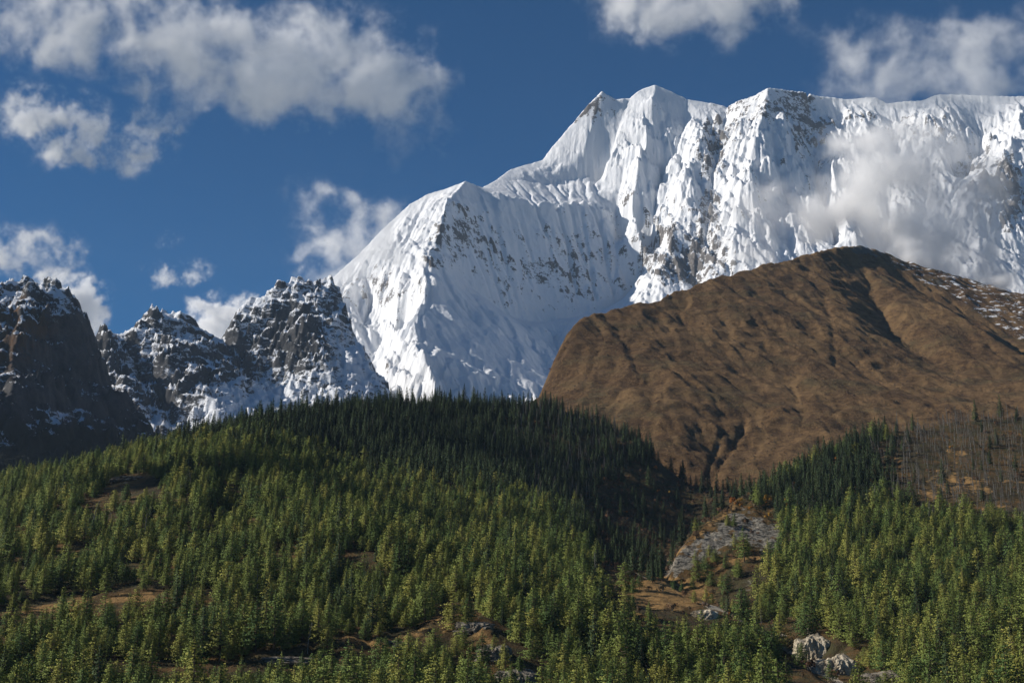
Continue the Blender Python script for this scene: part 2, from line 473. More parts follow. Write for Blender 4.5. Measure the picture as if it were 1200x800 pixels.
R.line((270,380,6860),(290,400,6760),(330,420,6640),(350,450,6500))
R.line((353,323,7000),(345,365,6830),(362,400,6680),(390,440,6480),(410,480,6300))
R.line((388,327,7020),(385,370,6850),(400,410,6680),(428,450,6500))
R.line((130,390,6460),(160,430,6330),(190,470,6150),(215,510,5950))
R.line((0,530,5400),(165,525,5600),(240,510,5700),(330,495,5900),(420,490,6050),(470,490,6300))
R.world((-3000,5310,300),(-1000,5310,300),(100,5600,400))
h = R.solve()
X, Y = R.grid()
gx, gy = gradient(blur(h, 6), R.cell)
amp = smooth(np.sqrt(gx * gx + gy * gy), 0.35, 1.0) * 0.88 + 0.12
low = 0.55 + 0.45 * smooth(line_dist(cw, X, Y), 15, 150)
amp = amp * low
h = h + amp * (85 * fbm(X / 330 + .3 * fbm(X / 300, Y / 300, 2, seed=2), Y / 330, 5, 0.52, 51, True) - 30 + 34 * fbm(X / 95, Y / 95, 5, 0.6, 57, True) - 11)
h = h + amp * crags(X, h, np.sqrt(gx * gx + gy * gy), 55, 26, 531, -0.5, 200.0, 60.0) - amp * 25
h = h + 0.3 * (erode(h, R.cell, 26000, 50, 4, rate=0.2, capf=1.4, dep=0.12, seed=5, maxcut=0.10) - h)
R2 = Field(R.x0, R.x1, R.y0, R.y1, 5.5)
h2 = resize(h, R2.ny, R2.nx); X, Y = R2.grid()
h2 = h2 + (12 * fbm(X / 40, Y / 40, 5, 0.65, 71, True) - 3.0 * np.abs(streaks(R2, h2, 22, 120, 9)) + crags(X, h2, np.hypot(*gradient(blur(h2, 4), R2.cell)), 9, 5, 551, -0.5, 62.0, 22.0) + smooth(np.hypot(*gradient(blur(h2, 4), R2.cell)), .4, 1.1) * (34 * facets(X - .5 * h2 + 20 * fbm(X / 60, h2 / 60, 3, seed=5), h2 * 1.3 + .3 * X, 85, 3) + 15 * facets(X + .3 * h2, h2 * 1.4 - .2 * X, 34, 4))) * resize(low, R2.ny, R2.nx)
# rock bands that dip to the right
zz = h2 + 0.25 * X + 30 * fbm(X / 260, Y / 260, 3, seed=8)
h2 = h2 + 5.5 * np.sin(zz / 9.0) + 3 * np.sin(zz / 3.9)
gx, gy = gradient(blur(h2, 1), R2.cell); sl = np.sqrt(gx * gx + gy * gy)
gx, gy = gradient(blur(h2, 14), R2.cell); slb = np.sqrt(gx * gx + gy * gy)
PX, PY = proj(X, Y, h2)
snow = 0.90 - 0.42 * smooth(sl, 0.7, 2.0) - 0.12 * smooth(slb, 0.8, 1.5) + 0.10 * smooth(fbm(X / 240, Y / 240, 3, seed=81), -0.3, 0.4)
for p in ((340,345,60,20,.12),(240,480,60,22,.20),(330,460,60,25,.18),(410,430,36,40,.22),(200,400,40,30,.05),(350,400,30,25,-.16),(190,470,40,25,-.14),(115,390,16,20,-.15),(180,360,14,10,-.2),(240,440,40,20,-.10),(270,425,26,22,-.12)):
    snow = snow + patch(*p)
rocky_mountain = structure(mesh_from_grid('rocky_mountain', X, Y, h2, ROCKY, {'snow': snow, 'grass': 0 * snow, 'wood': 0 * snow}))

# the nearer dark massif at the left edge
D = Field(-3900, -900, 3600, 6600, 10)
dc1 = [(-760,250,4300),(-500,270,4500),(-250,285,4750),(-100,318,4950),(-40,322,5020),(0,332,5080),(20,329,5120),(32,324,5150),(51,332,5140),(64,344,5110),(78,361,5070),(91,381,5150),(103,398,5200),(115,425,5210),(130,455,5190),(148,485,5150),(168,512,5090),(190,545,5000),(220,585,4880)]
D.line(*dc1)
cw = np.array([P(*p) for p in dc1])
D.world(*[(x + 500, min(y + 1000, 6590), z - 700) for x, y, z in cw])
D.line((32,324,5150),(22,380,4800),(12,430,4480),(4,480,4180),(-15,560,3850))
D.line((-40,322,5020),(-60,380,4600),(-80,440,4250),(-100,520,3900))
D.line((-250,285,4750),(-300,360,4400),(-320,450,4000))
D.line((62,430,4930),(78,480,4720),(95,535,4480))
D.line((-500,560,3610),(-300,600,3650),(0,620,3750),(120,620,4150),(240,620,4600))
h = D.solve(); X, Y = D.grid()
gx, gy = gradient(blur(h, 6), D.cell)
amp = smooth(np.sqrt(gx * gx + gy * gy), 0.35, 1.0) * 0.85 + 0.15
h = h + amp * (70 * fbm(X / 420, Y / 420, 5, 0.52, 91, True) - 26 + 26 * fbm(X / 90, Y / 90, 5, 0.6, 97, True) - 8)
h = h + amp * crags(X, h, np.sqrt(gx * gx + gy * gy), 50, 22, 541, -0.4, 200.0, 60.0) - amp * 25
h = h + 0.3 * (erode(h, D.cell, 26000, 50, 4, rate=0.2, capf=1.4, dep=0.12, seed=15, maxcut=0.10) - h)
D2 = Field(D.x0, D.x1, D.y0, D.y1, 5.5)
h2 = resize(h, D2.ny, D2.nx); X, Y = D2.grid()
h2 = h2 + 9 * fbm(X / 40, Y / 40, 5, 0.65, 171, True) - 3.5 * np.abs(streaks(D2, h2, 24, 160, 10)) + crags(X, h2, np.hypot(*gradient(blur(h2, 4), D2.cell)), 9, 5, 561, -0.4, 62.0, 22.0) + smooth(np.hypot(*gradient(blur(h2, 4), D2.cell)), .4, 1.1) * (30 * facets(X - .5 * h2, h2 * 1.3 + .3 * X, 80, 5) + 13 * facets(X + .3 * h2, h2 * 1.4 - .2 * X, 32, 6))
gx, gy = gradient(blur(h2, 1), D2.cell); sl = np.sqrt(gx * gx + gy * gy)
PX, PY = proj(X, Y, h2)
snow = 0.44 - 0.30 * smooth(sl, 0.8, 2.2) + 0.22 * smooth(h2, 900, 1350) - 0.25 * smooth(PY, 500, 530)
for p in ((50,430,40,14,.14),(80,488,26,8,.30),(45,492,22,10,.22),(5,515,14,8,.3),(30,340,30,16,.05),(70,360,20,20,.08)):
    snow = snow + patch(*p)
grass = smooth(patch(5,375,60,26) + patch(-40,400,80,60), 0.2, 0.8)
dark_massif = structure(mesh_from_grid('rocky_massif', X, Y, h2, ROCKY, {'snow': snow, 'grass': grass, 'wood': smooth(PY + 14 * fbm(X / 120, Y / 120, 3, seed=4), 478, 512)}))
dark_massif.name = 'dark_mountain'

# ================================================================== THE BROWN HILL
m = Mat('dry_brown_grass', 0.95)
n1 = m.noise(0.004, 8, 0.62, m.pos((1, 1, 1.5))); n2 = m.noise(0.03, 8, 0.7, m.pos((1, 1, 2.2))); n3 = m.noise(0.16, 6, 0.75)
g = m.mix(m.step(n1, 0.34, 0.66), (0.118, 0.068, 0.031), (0.225, 0.138, 0.062))
g = m.mix(m.math('MULTIPLY', m.step(m.noise(0.0075, 7, 0.6, m.pos((1, 1, 2.2))), 0.48, 0.66), 0.75), g, (0.080, 0.066, 0.032))
g = m.mix(m.step(n2, 0.40, 0.60), m.mix(0.62, g, (0.040, 0.022, 0.012)), g)
g = m.mix(m.math('MULTIPLY', m.step(m.attr('rill'), 0.1, 1.8), 0.55), g, (0.24, 0.15, 0.068))
g = m.mix(m.math('MULTIPLY', m.step(n3, 0.50, 0.66), 0.7), g, (0.25, 0.155, 0.070))
f = m.math('ADD', m.attr('scrub'), m.math('MULTIPLY', m.math('SUBTRACT', n2, 0.5), 1.4))
g = m.mix(m.step(f, 0.44, 0.62), g, m.mix(n3, (0.020, 0.020, 0.013), (0.050, 0.042, 0.028)))
f = m.math('ADD', m.attr('rock'), m.math('MULTIPLY', m.math('SUBTRACT', n2, 0.5), 1.3))
g = m.mix(m.step(f, 0.44, 0.6), g, m.mix(n3, (0.055, 0.060, 0.056), (0.21, 0.20, 0.17)))
f = m.math('ADD', m.attr('snow'), m.math('MULTIPLY', m.math('SUBTRACT', m.noise(0.03, 8, 0.7, m.pos((1, 1, 2.0))), 0.5), 1.7))
g = m.mix(m.step(f, 0.46, 0.58), g, (0.80, 0.83, 0.87))
m.bump(m.math('ADD', n2, m.math('MULTIPLY', n3, 0.45)), 12.0, 1.0)
BROWN = m.color(g)

B = Field(-150, 3000, 2050, 6200, 9)
bc = [(600,490,2950),(640,450,3050),(652,422,3100),(662,393,3180),(675,370,3290),(698,361,3350),(725,356,3410),(760,346,3520),(800,335,3630),(850,325,3780),(900,309,3930),(950,296,4080),(975,289,4150),(1000,283,4220),(1020,283,4280),
      (1050,300,4420),(1090,318,4600),(1130,335,4800),(1170,350,5000),(1220,362,5200),(1350,380,5400)]
B.line(*bc)
cw = np.array([P(*p) for p in bc])
B.world(*[(x + 150, min(y + 900, 6190), z - 500) for x, y, z in cw])
B.line((1008,288,4230),(1013,304,4150),(1030,325,4020),(1060,340,3900),(1100,357,3760),(1150,385,3560),(1200,412,3380),(1260,445,3200),(1330,470,3100))
B.line((1020,300,4220),(1060,330,4150),(1110,358,4020),(1160,390,3850),(1210,405,3750),(1300,420,3700))
B.line((950,297,4080),(965,325,3900),(990,350,3700),(1003,390,3420),(1010,420,3240),(1050,440,3130),(1100,460,3010))
B.line((1016,312,4150),(1022,350,3900),(1042,390,3640),(1075,415,3460),(1120,442,3230))
B.line((1045,352,3800),(1085,390,3530),(1130,415,3350),(1175,445,3170))
B.line((1110,372,3760),(1150,402,3620),(1185,432,3480),(1230,462,3280))
B.line((800,341,3630),(800,385,3320),(790,430,3000),(780,470,2800))
B.line((690,400,3180),(720,440,2960),(760,480,2760),(800,520,2600),(825,560,2460))
B.line((900,400,3300),(890,450,2990),(876,500,2740))
B.line((876,500,2740),(850,535,2570),(832,565,2440),(822,600,2300),(815,640,2150))
B.line((900,470,2900),(890,520,2640),(865,570,2420),(850,610,2260),(845,650,2110))
B.line((1000,450,2990),(980,490,2760),(950,530,2560),(920,580,2330),(900,620,2150))
B.line((1100,470,2880),(1080,510,2660),(1050,560,2400),(1020,620,2120))
B.line((1200,470,2860),(1200,520,2600),(1200,580,2330))
B.line((640,470,2850),(680,500,2700),(730,545,2520),(770,590,2350),(790,640,2150))
B.line((600,520,2600),(660,560,2450),(720,620,2200))
B.world((-150,2060,100),(-150,4500,100),(-100,6100,100))
B.line((600,490,2950),(570,530,2900),(540,560,2800))
h = B.solve(); X, Y = B.grid()
h = blur(h, 3)
h = h + 26 * fbm(X / 420, Y / 420, 5, 0.5, 101) + 15 * fbm(X / 150, Y / 150, 5, 0.55, 107, True) - 5
h = h + 0.4 * (erode(h, B.cell, 12000, 90, 3, rate=0.12, capf=1.0, dep=0.15, seed=25, maxcut=0.05) - h)
B2 = Field(B.x0, B.x1, B.y0, B.y1, 4.5)
h2 = resize(h, B2.ny, B2.nx); X, Y = B2.grid()
bs = streaks(B2, h2, 14, 160, 18); bs2 = streaks(B2, h2, 40, 320, 19)
PX, PY = proj(X, Y, h2)
def lines_mask(pts, w):
    d = np.full(PX.shape, 1e9)
    for a, b in zip(pts[:-1], pts[1:]):
        vx, vy = b[0] - a[0], b[1] - a[1]
        t = np.clip(((PX - a[0]) * vx + (PY - a[1]) * vy) / (vx * vx + vy * vy), 0, 1)
        d = np.minimum(d, np.hypot(PX - a[0] - t * vx, PY - a[1] - t * vy))
    return np.exp(-(d / w) ** 2)
h2 = blur(h2, 1) + 4.0 * facets(X, Y, 46, 12) * smooth(fbm(X / 180, Y / 180, 3, seed=187), -.1, .4) + 3.2 * fbm(X / 38, Y / 38, 5, 0.65, 181) - 1.2 * np.abs(bs) - 3.5 * np.abs(bs2)
h2 = h2 + 2.2 * np.sin(h2 / 7.5 + 4 * fbm(X / 90, Y / 90, 3, seed=183)) * smooth(fbm(X / 200, Y / 200, 3, seed=184), -.2, .3)
channel = lines_mask([(874,490),(864,515),(848,535),(832,558),(824,580)], 4.0) + lines_mask([(846,503),(838,528),(828,552)], 3.5)
h2 = h2 - 6.5 * channel
h2 = h2 - 3.5 * lines_mask([(940,312),(965,345),(974,375),(977,400),(978,425)], 3.5)
gx, gy = gradient(blur(h2, 2), B2.cell); sl = np.sqrt(gx * gx + gy * gy)
PX, PY = proj(X, Y, h2)
far = smooth(PX - (1010 + (PY - 300) * 1.75), -6, 22) * smooth(Y, 3500, 3900)
snow = -0.3 + 0.70 * far * (1 - smooth(PY, 395, 440)) - 0.1 * smooth(sl, 0.7, 1.3)
rock = -0.2 + 0.45 * far + 0.35 * smooth(sl, 0.85, 1.3)
rock = rock + 0.45 * lines_mask([(850,505),(842,525),(833,548)], 6) + 0.3 * lines_mask([(826,556),(838,552)], 6) + 0.3 * patch(955,527,16,5) + 0.5 * lines_mask([(968,358),(974,372),(975,392)], 4) + .5 * patch(1005, 292, 12, 6)
scrub = -0.22 + 0.45 * channel + 0.09 * bs + 0.13 * np.minimum(np.abs(bs2), 1.5) * (bs2 < 0) + 0.5 * patch(995,462,24,6) + 0.45 * patch(1040,468,18,7) + 0.5 * patch(1095,486,16,6) + 0.4 * patch(1150,480,50,12) + .25 * patch(920,540,70,22) + .3 * lines_mask([(940,312),(965,345),(975,380),(978,410)], 6)
scrub = scrub + 0.45 * patch(820,590,18,22) + .25 * patch(850,345,40,8) + .3 * patch(760,400,60,12) + .35 * patch(1025,300,10,12) + .3 * patch(900,385,20,6) + .3 * patch(870,475,14,5) + .3 * patch(690,395,10,14) + .35 * patch(790,545,30,30) + .4 * patch(1050,420,40,22)
h2_brown = h2
scrub_map = scrub
brown_hill = structure(mesh_from_grid('brown_hill', X, Y, h2, BROWN, {'snow': snow, 'rock': rock, 'scrub': scrub, 'rill': bs}))

# ================================================================== FORESTED SLOPES AND THE RAVINE
m = Mat('forest_floor', 0.95)
n1 = m.noise(0.012, 7, 0.6); n2 = m.noise(0.09, 7, 0.7); n3 = m.noise(0.5, 4, 0.7)
g = m.mix(m.step(n1, 0.4, 0.62), (0.050, 0.036, 0.018), (0.135, 0.075, 0.026))
g = m.mix(m.step(n2, 0.42, 0.60), g, m.mix(n3, (0.030, 0.034, 0.014), (0.075, 0.062, 0.026)))
f = m.math('ADD', m.attr('scree'), m.math('MULTIPLY', m.math('SUBTRACT', n2, 0.5), 1.1))
rk = m.mix(m.step(m.noise(0.18, 7, 0.7, m.pos((1, 1, 2.5))), 0.38, 0.62), (0.055, 0.050, 0.040), (0.275, 0.25, 0.205))
g = m.mix(m.step(f, 0.42, 0.56), g, rk)
f = m.math('ADD', m.attr('pale'), m.math('MULTIPLY', m.math('SUBTRACT', n2, 0.5), 0.9))
g = m.mix(m.step(f, 0.46, 0.56), g, m.mix(n3, (0.26, 0.22, 0.16), (0.50, 0.45, 0.36)))
f = m.math('ADD', m.attr('ochre'), m.math('MULTIPLY', m.math('SUBTRACT', n2, 0.5), 1.2))
g = m.mix(m.step(f, 0.42, 0.58), g, m.mix(n3, (0.19, 0.105, 0.036), (0.36, 0.225, 0.088)))
m.bump(m.math('ADD', n2, m.math('MULTIPLY', m.noise(0.25, 6, 0.7), 0.6)), 4.0, 0.9)
FLOOR = m.color(g)

F = Field(-1000, 1250, 700, 2750, 5)
F.line((-250,860,760),(0,840,800),(300,835,830),(600,835,850),(780,840,850),(960,840,840),(1200,840,760),(1450,850,720))
F.line((-300,700,1450),(-100,650,1550),(0,598,1640),(90,565,1730),(190,530,1830),(240,516,1900),(300,503,1980),(340,490,2080),(400,480,2200),(460,474,2280),(520,474,2330),(580,480,2370),(640,472,2400),(700,492,2370),(750,522,2320),(790,565,2260),(812,610,2180))
F.world(*[(x, 2700, z) for x, z in ((-1000,60),(-500,150),(-200,220),(0,200),(250,150),(400,120),(700,150),(1250,150))])
F.line((-100,600,2150),(100,560,2300),(250,520,2450))
F.line((40,600,1500),(150,562,1620),(230,545,1650),(290,540,1680))
F.line((300,503,1980),(296,530,1720),(312,556,1570),(345,588,1430),(400,622,1290),(455,662,1170))
F.line((600,622,1520),(650,640,1450),(690,662,1400))
F.line((400,545,1960),(450,583,1810),(490,608,1690),(535,638,1490),(572,668,1310))
F.line((470,545,1960),(540,568,1850),(600,585,1790),(650,605,1700),(700,640,1560))
F.line((250,545,1640),(230,600,1420),(190,660,1220),(140,720,1040))
F.line((270,590,1530),(260,640,1340),(250,690,1130))
F.line((0,680,1180),(120,655,1230),(250,655,1220),(400,675,1170),(520,690,1130),(620,700,1110),(700,720,1090))
F.line((0,735,1010),(120,725,1020),(250,745,980),(330,765,950),(430,752,960),(500,735,985),(545,722,1000),(566,735,975),(590,775,915),(605,810,870))
F.line((690,662,1400),(725,665,1380),(770,680,1330),(830,712,1240),(862,722,1200),(890,740,1130),(930,772,1010),(965,802,920),(985,830,870))
F.line((760,740,1080),(820,770,1000),(850,800,930))
# the ravine bed
F.line((815,640,2120),(800,655,1900),(785,668,1720),(775,684,1560),(800,705,1420),(850,728,1310),(900,756,1180),(945,790,1040),(990,825,920),(1030,850,860))
F.line((720,620,2000),(770,660,1850),(785,668,1720))
# the spur right of the ravine and the slope above it
F.line((768,672,1480),(790,648,1530),(830,613,1640),(860,590,1720),(885,576,1790),(920,568,1830),(960,545,1920),(1000,525,2000),(1060,505,2080),(1120,495,2120),(1200,488,2140),(1320,475,2160))
F.line((768,672,1480),(785,690,1430),(830,712,1340),(880,740,1240))
F.line((900,620,1620),(930,640,1540),(900,680,1420),(895,720,1290))
F.line((1000,600,1700),(1100,610,1660),(1200,600,1680),(1350,595,1690))
F.line((960,680,1370),(1080,690,1320),(1200,690,1310),(1350,690,1310))
F.line((945,735,1170),(1000,755,1090),(1100,760,1060),(1200,765,1020),(1350,770,1000))
F.line((943,738,1165),(945,786,1120),(975,796,1060),(1000,812,980))
F.world(*[(x, 2400, z) for x, z in ((500,190),(700,240),(900,270),(1250,280))])
h = F.solve(); X, Y = F.grid()
h = blur(h, 5)
PX, PY = proj(X, Y, h)
rough = lines_mask([(780,660),(830,640),(880,610)], 34)
h = h + 11 * fbm(X / 130, Y / 130, 5, 0.5, 111) + (1.2 + 5 * rough) * fbm(X / 26, Y / 26, 5, 0.6, 117, True)
outc = lines_mask([(310,772),(430,755),(500,738),(545,722),(570,738),(592,775)], 12)
h = h + 5.5 * outc * fbm(X / 18, Y / 18, 4, 0.6, 119, True)
h = erode(h, F.cell, 9000, 60, 3, rate=0.12, capf=1.0, dep=0.15, seed=35, maxcut=0.06)
F2 = Field(F.x0, F.x1, F.y0, F.y1, 2.5)
h2 = resize(h, F2.ny, F2.nx); X, Y = F2.grid()
PX, PY = proj(X, Y, h2)
rough = lines_mask([(780,660),(830,640),(880,610)], 34); outc = lines_mask([(310,772),(430,755),(500,738),(545,722),(570,738),(592,775)], 14)
h2 = h2 + 0.6 * fbm(X / 9, Y / 9, 4, 0.6, 191) + rough * 3.0 * fbm(X / 11 + Y / 30, Y / 9, 4, 0.6, 193, True) + outc * 1.6 * fbm(X / 7, Y / 7, 4, 0.6, 195, True)
F2.h = h2
scree = -0.25 + 0.85 * smooth(lines_mask([(785,664),(830,640),(870,612),(905,630)], 26) + .35 * fbm(X / 26, Y / 40, 4, .6, 401), 0.25, 0.95) * (.75 + .5 * smooth(fbm(X / 14, Y / 22, 4, .6, 402), -.4, .3)) + .3 * patch(880,665,34,34) + 0.5 * patch(880,690,26,22) + 0.6 * lines_mask([(120,576),(150,560),(170,556)], 11) + 0.30 * outc + 0.5 * lines_mask([(860,722),(890,742),(930,770)], 10) + .6 * patch(1040,795,40,9) + 0.6 * patch(590,798,24,18)
ochre = -0.15 + 0.45 * smooth(fbm(X / 55, Y / 55, 4, .6, seed=301), 0.12, 0.42) + 0.5 * lines_mask([(330,788),(430,772),(500,752),(550,738),(585,775)], 22) + 0.25 * outc + 0.55 * lines_mask([(0,722),(60,710),(130,698),(175,690)], 14) + 0.4 * lines_mask([(130,784),(290,788)], 16) + 0.65 * patch(1120,570,100,40) + 0.95 * patch(780,695,75,30) + 0.5 * patch(130,575,24,8) + .6 * lines_mask([(786,655),(830,617),(862,594)], 7) + .35 * patch(870,640,40,30)
pale = -0.3 + 0.85 * lines_mask([(722,662),(770,684),(830,708),(862,722),(900,745),(945,778),(985,800)], 4.5) + 0.8 * patch(825,722,14,12) + 0.8 * lines_mask([(948,738),(950,770),(985,785)], 12) + .5 * patch(905,752,24,10)
forest_slope = structure(mesh_from_grid('forest_hill', X, Y, h2, FLOOR, {'scree': scree, 'ochre': ochre, 'pale': pale}))

# ================================================================== THE GROUND FROM THE CAMERA TO THE HORIZON
gxs = np.concatenate([np.linspace(-15000, -2500, 20), np.linspace(-2400, 2400, 121), np.linspace(2500, 15000, 20)])
gys = np.concatenate([np.linspace(-8000, -500, 12), np.linspace(-400, 3000, 100), np.linspace(3100, 9000, 40), np.linspace(9500, 16000, 14)])
X, Y = np.meshgrid(gxs, gys)
Z = -2.0 - 70 * smooth(np.abs(Y - 520), 420, 150) - 70 * smooth(Y, 400, 650) + 6 * fbm(X / 200, Y / 200, 4, seed=201) - 2 * smooth(np.hypot(X, Y), 300, 20)
Z = np.where(np.hypot(X, Y) < 60, -2.0, Z)
Z = np.minimum(Z, np.where(np.hypot(X, Y) < 250, -1.9, 1e9))
ground = structure(mesh_from_grid('ground', X, Y, Z, FLOOR, {'scree': 0 * Z - 0.3, 'ochre': 0 * Z + 0.1, 'pale': 0 * Z - 0.3}))

# ================================================================== TREES
def mesh_obj(name, verts, faces, mats, mat_idx=None, parent=None, link=True, smooth_faces=False):
    me = bpy.data.meshes.new(name)
    me.from_pydata(verts, [], faces)
    for q in mats: me.materials.append(q)
    if mat_idx is not None: me.polygons.foreach_set('material_index', mat_idx)
    if smooth_faces: me.polygons.foreach_set('use_smooth', [True] * len(faces))
    o = bpy.data.objects.new(name, me)
    if link: COL.objects.link(o)
    o.parent = parent
    return o

def leaf_mat(name, cols, spread=0.22, transl=0.12):
    m = Mat(name, 0.8)
    oi = m.n.new('ShaderNodeObjectInfo')
    ramp = m.n.new('ShaderNodeValToRGB')
    while len(ramp.color_ramp.elements) < len(cols): ramp.color_ramp.elements.new(0.5)
    for i, c in enumerate(cols):
        ramp.color_ramp.elements[i].position = i / (len(cols) - 1); ramp.color_ramp.elements[i].color = (*c, 1)
    m.l.new(oi.outputs['Random'], ramp.inputs[0])
    nz = m.noise(0.9, 3, 0.6)
    hs = m.n.new('ShaderNodeHueSaturation')
    m.l.new(ramp.outputs[0], hs.inputs['Color'])
    m.l.new(m.step(nz, 0.3, 0.7, 1.0 - spread, 1.0 + spread), hs.inputs['Value'])
    m.color(hs.outputs[0])
    tb = m.n.new('ShaderNodeBsdfTranslucent'); mx = m.n.new('ShaderNodeMixShader'); mx.inputs[0].default_value = transl
    m.l.new(hs.outputs[0], tb.inputs['Color']); m.l.new(m.b.outputs[0], mx.inputs[1]); m.l.new(tb.outputs[0], mx.inputs[2])
    m.l.new(mx.outputs[0], m.n['Material Output'].inputs['Surface'])
    return m.m

def bark_mat(name, a, b):
    m = Mat(name, 0.9)
    return m.color(m.mix(m.step(m.noise(2.5, 5, 0.6, m.pos((1, 1, 0.3))), 0.35, 0.65), a, b))

PINE = leaf_mat('pine_needles', [(0.065, 0.112, 0.032), (0.128, 0.175, 0.042), (0.185, 0.218, 0.050), (0.270, 0.262, 0.060)])
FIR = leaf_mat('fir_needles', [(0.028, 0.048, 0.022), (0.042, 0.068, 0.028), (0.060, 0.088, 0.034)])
GREYTWIG = leaf_mat('bare_twigs', [(0.10, 0.090, 0.075), (0.16, 0.145, 0.12)])
AUTUMN = leaf_mat('autumn_leaves', [(0.30, 0.10, 0.020), (0.34, 0.17, 0.025), (0.42, 0.26, 0.035)])
DRYBUSH = leaf_mat('dry_bush_leaves', [(0.085, 0.050, 0.030), (0.14, 0.075, 0.040), (0.12, 0.10, 0.06)])
BARK = bark_mat('pine_bark', (0.045, 0.032, 0.022), (0.12, 0.085, 0.06))
DEADBARK = bark_mat('weathered_dead_wood', (0.085, 0.078, 0.068), (0.24, 0.225, 0.20))

class Geo:
    def __init__(self): self.v = []; self.f = []
    def tube(self, pts, rad, n=6):
        base = len(self.v)
        for k, (p, r) in enumerate(zip(pts, rad)):
            d = (Vector(pts[min(k + 1, len(pts) - 1)]) - Vector(pts[max(k - 1, 0)])).normalized()
            a = d.orthogonal().normalized(); b = d.cross(a)
            for i in range(n):
                q = Vector(p) + (a * cos(2 * pi * i / n) + b * sin(2 * pi * i / n)) * r
                self.v.append(tuple(q))
        for k in range(len(pts) - 1):
            for i in range(n):
                j = (i + 1) % n
                self.f.append((base + k * n + i, base + k * n + j, base + (k + 1) * n + j, base + (k + 1) * n + i))
        self.f.append(tuple(base + (len(pts) - 1) * n + i for i in range(n)))
    def clump(self, r, c, s, flat=0.6):
        """a little spray of needles: a bent quad in a random attitude"""
        u = Vector((r.gauss(0, 1), r.gauss(0, 1), r.gauss(0, flat))).normalized()
        w = u.cross(Vector((r.gauss(0, 1), r.gauss(0, 1), r.gauss(0, 1)))).normalized()
        n = u.cross(w) * (s * 0.25)
        base = len(self.v); c = Vector(c)
        for q in (c - u * s * .6, c + w * s * .42 + n, c + u * s * .6, c - w * s * .42 + n): self.v.append(tuple(q))
        self.f.append((base, base + 1, base + 2, base + 3))
    def face_out(self, ax, k=0.8):
        """turn every spray's outer side away from the trunk; returns soft normals for the crown"""
        nr = []
        for i, f in enumerate(self.f):
            p = [Vector(self.v[j]) for j in f]
            c = sum(p, Vector()) / len(p); n = (p[2] - p[0]).cross(p[3] - p[1])
            a = ax(c.z); o = Vector((c.x - a.x, c.y - a.y, 0))
            o = (o.normalized() if o.length > .05 else Vector((0, 0, 1))) + Vector((0, 0, .45))
            if n.dot(o) < 0: self.f[i] = f[::-1]; n = -n
            n = n.normalized() * (1 - k) + o.normalized() * k
            nr += [n.normalized()] * len(f)
        return nr

def build_conifer(seed, H, R, levels, nb, clumps, cs, droop, t0, power, bare=0.12, ragged=0.25):
    r = random.Random(seed)
    T, C = Geo(), Geo()
    bx, by = r.gauss(0, .02) * H, r.gauss(0, .02) * H
    ax = lambda t: Vector((bx * t * t, by * t * t, H * t))
    ts = [0, .1, .35, .65, .9, .985]
    T.tube([tuple(ax(t)) if t else (0, 0, -0.8) for t in ts], [H * .017 * (1 - t * .93) + .02 for t in ts], 7)
    lop = r.random() * 2 * pi; lopk = r.uniform(0.0, 0.25)
    for L in range(levels):
        t = t0 + (1 - t0) * ((L + r.random() * .6) / levels)
        prof = (1 - (t - t0) / (1 - t0)) ** power * min(1.0, 0.55 + (t - t0) * 3.2)
        rad = R * prof + 0.12
        k = max(3, int(nb * (0.55 + 0.6 * prof) + r.random()))
        a0 = r.random() * 2 * pi
        for b in range(k):
            if r.random() < bare * (1.6 - t): continue
            a = a0 + 2 * pi * b / k + r.gauss(0, .2)
            ln = rad * (1 + r.gauss(0, ragged)) * (1 + lopk * cos(a - lop)); ln = max(0.25, min(ln, R * 1.4))
            base = ax(min(t, .99)); d = Vector((cos(a), sin(a), 0))
            up = (0.30 * t - droop) * ln + r.gauss(0, .1) * ln
            tip = base + d * ln + Vector((0, 0, up))
            if ln > R * .45 and r.random() < .5:
                T.tube([tuple(base), tuple(base.lerp(tip, .8))], [.05 + .006 * ln * 4, .02], 3)
            m = max(2, int(clumps * (ln / R) + .5 + r.random()))
            for q in range(m):
                s = 0.25 + 0.75 * (q + r.random()) / m
                c = base.lerp(tip, s) + Vector((r.gauss(0, .10), r.gauss(0, .10), r.gauss(0, .07))) * (ln * .55 + .5)
                C.clump(r, c, cs * r.uniform(.7, 1.25) * (0.75 + .4 * (1 - t)))
    for q in range(4):
        C.clump(r, ax(0.985 + 0.01 * q) + Vector((0, 0, -.3 + .2 * q)), cs * .5, 1.4)
    return T, C

def build_dead(seed, H):
    r = random.Random(seed); T, C = Geo(), Geo()
    bx, by = r.gauss(0, .07) * H, r.gauss(0, .07) * H
    ax = lambda t: Vector((bx * t * t, by * t * t, H * t))
    ts = [0, .2, .5, .8, 1.0]
    T.tube([tuple(ax(t)) if t else (0, 0, -.8) for t in ts], [H * .021 * (1 - t * .72) for t in ts], 6)
    for q in range(int(H * 3.6)):
        t = r.uniform(.22, .97); a = r.random() * 2 * pi; ln = r.uniform(.5, 2.4) * (1.1 - t * .7)
        b = ax(t); tip = b + Vector((cos(a) * ln, sin(a) * ln, r.gauss(-.1, .25) * ln))
        C.tube([tuple(b), tuple(tip)], [.075, .03], 3)
        for w in range(2):
            s = b.lerp(tip, r.uniform(.4, 1)); e = s + Vector((r.gauss(0, .5), r.gauss(0, .5), r.gauss(0, .35)))
            C.tube([tuple(s), tuple(e)], [.04, .02], 3)
    return T, C

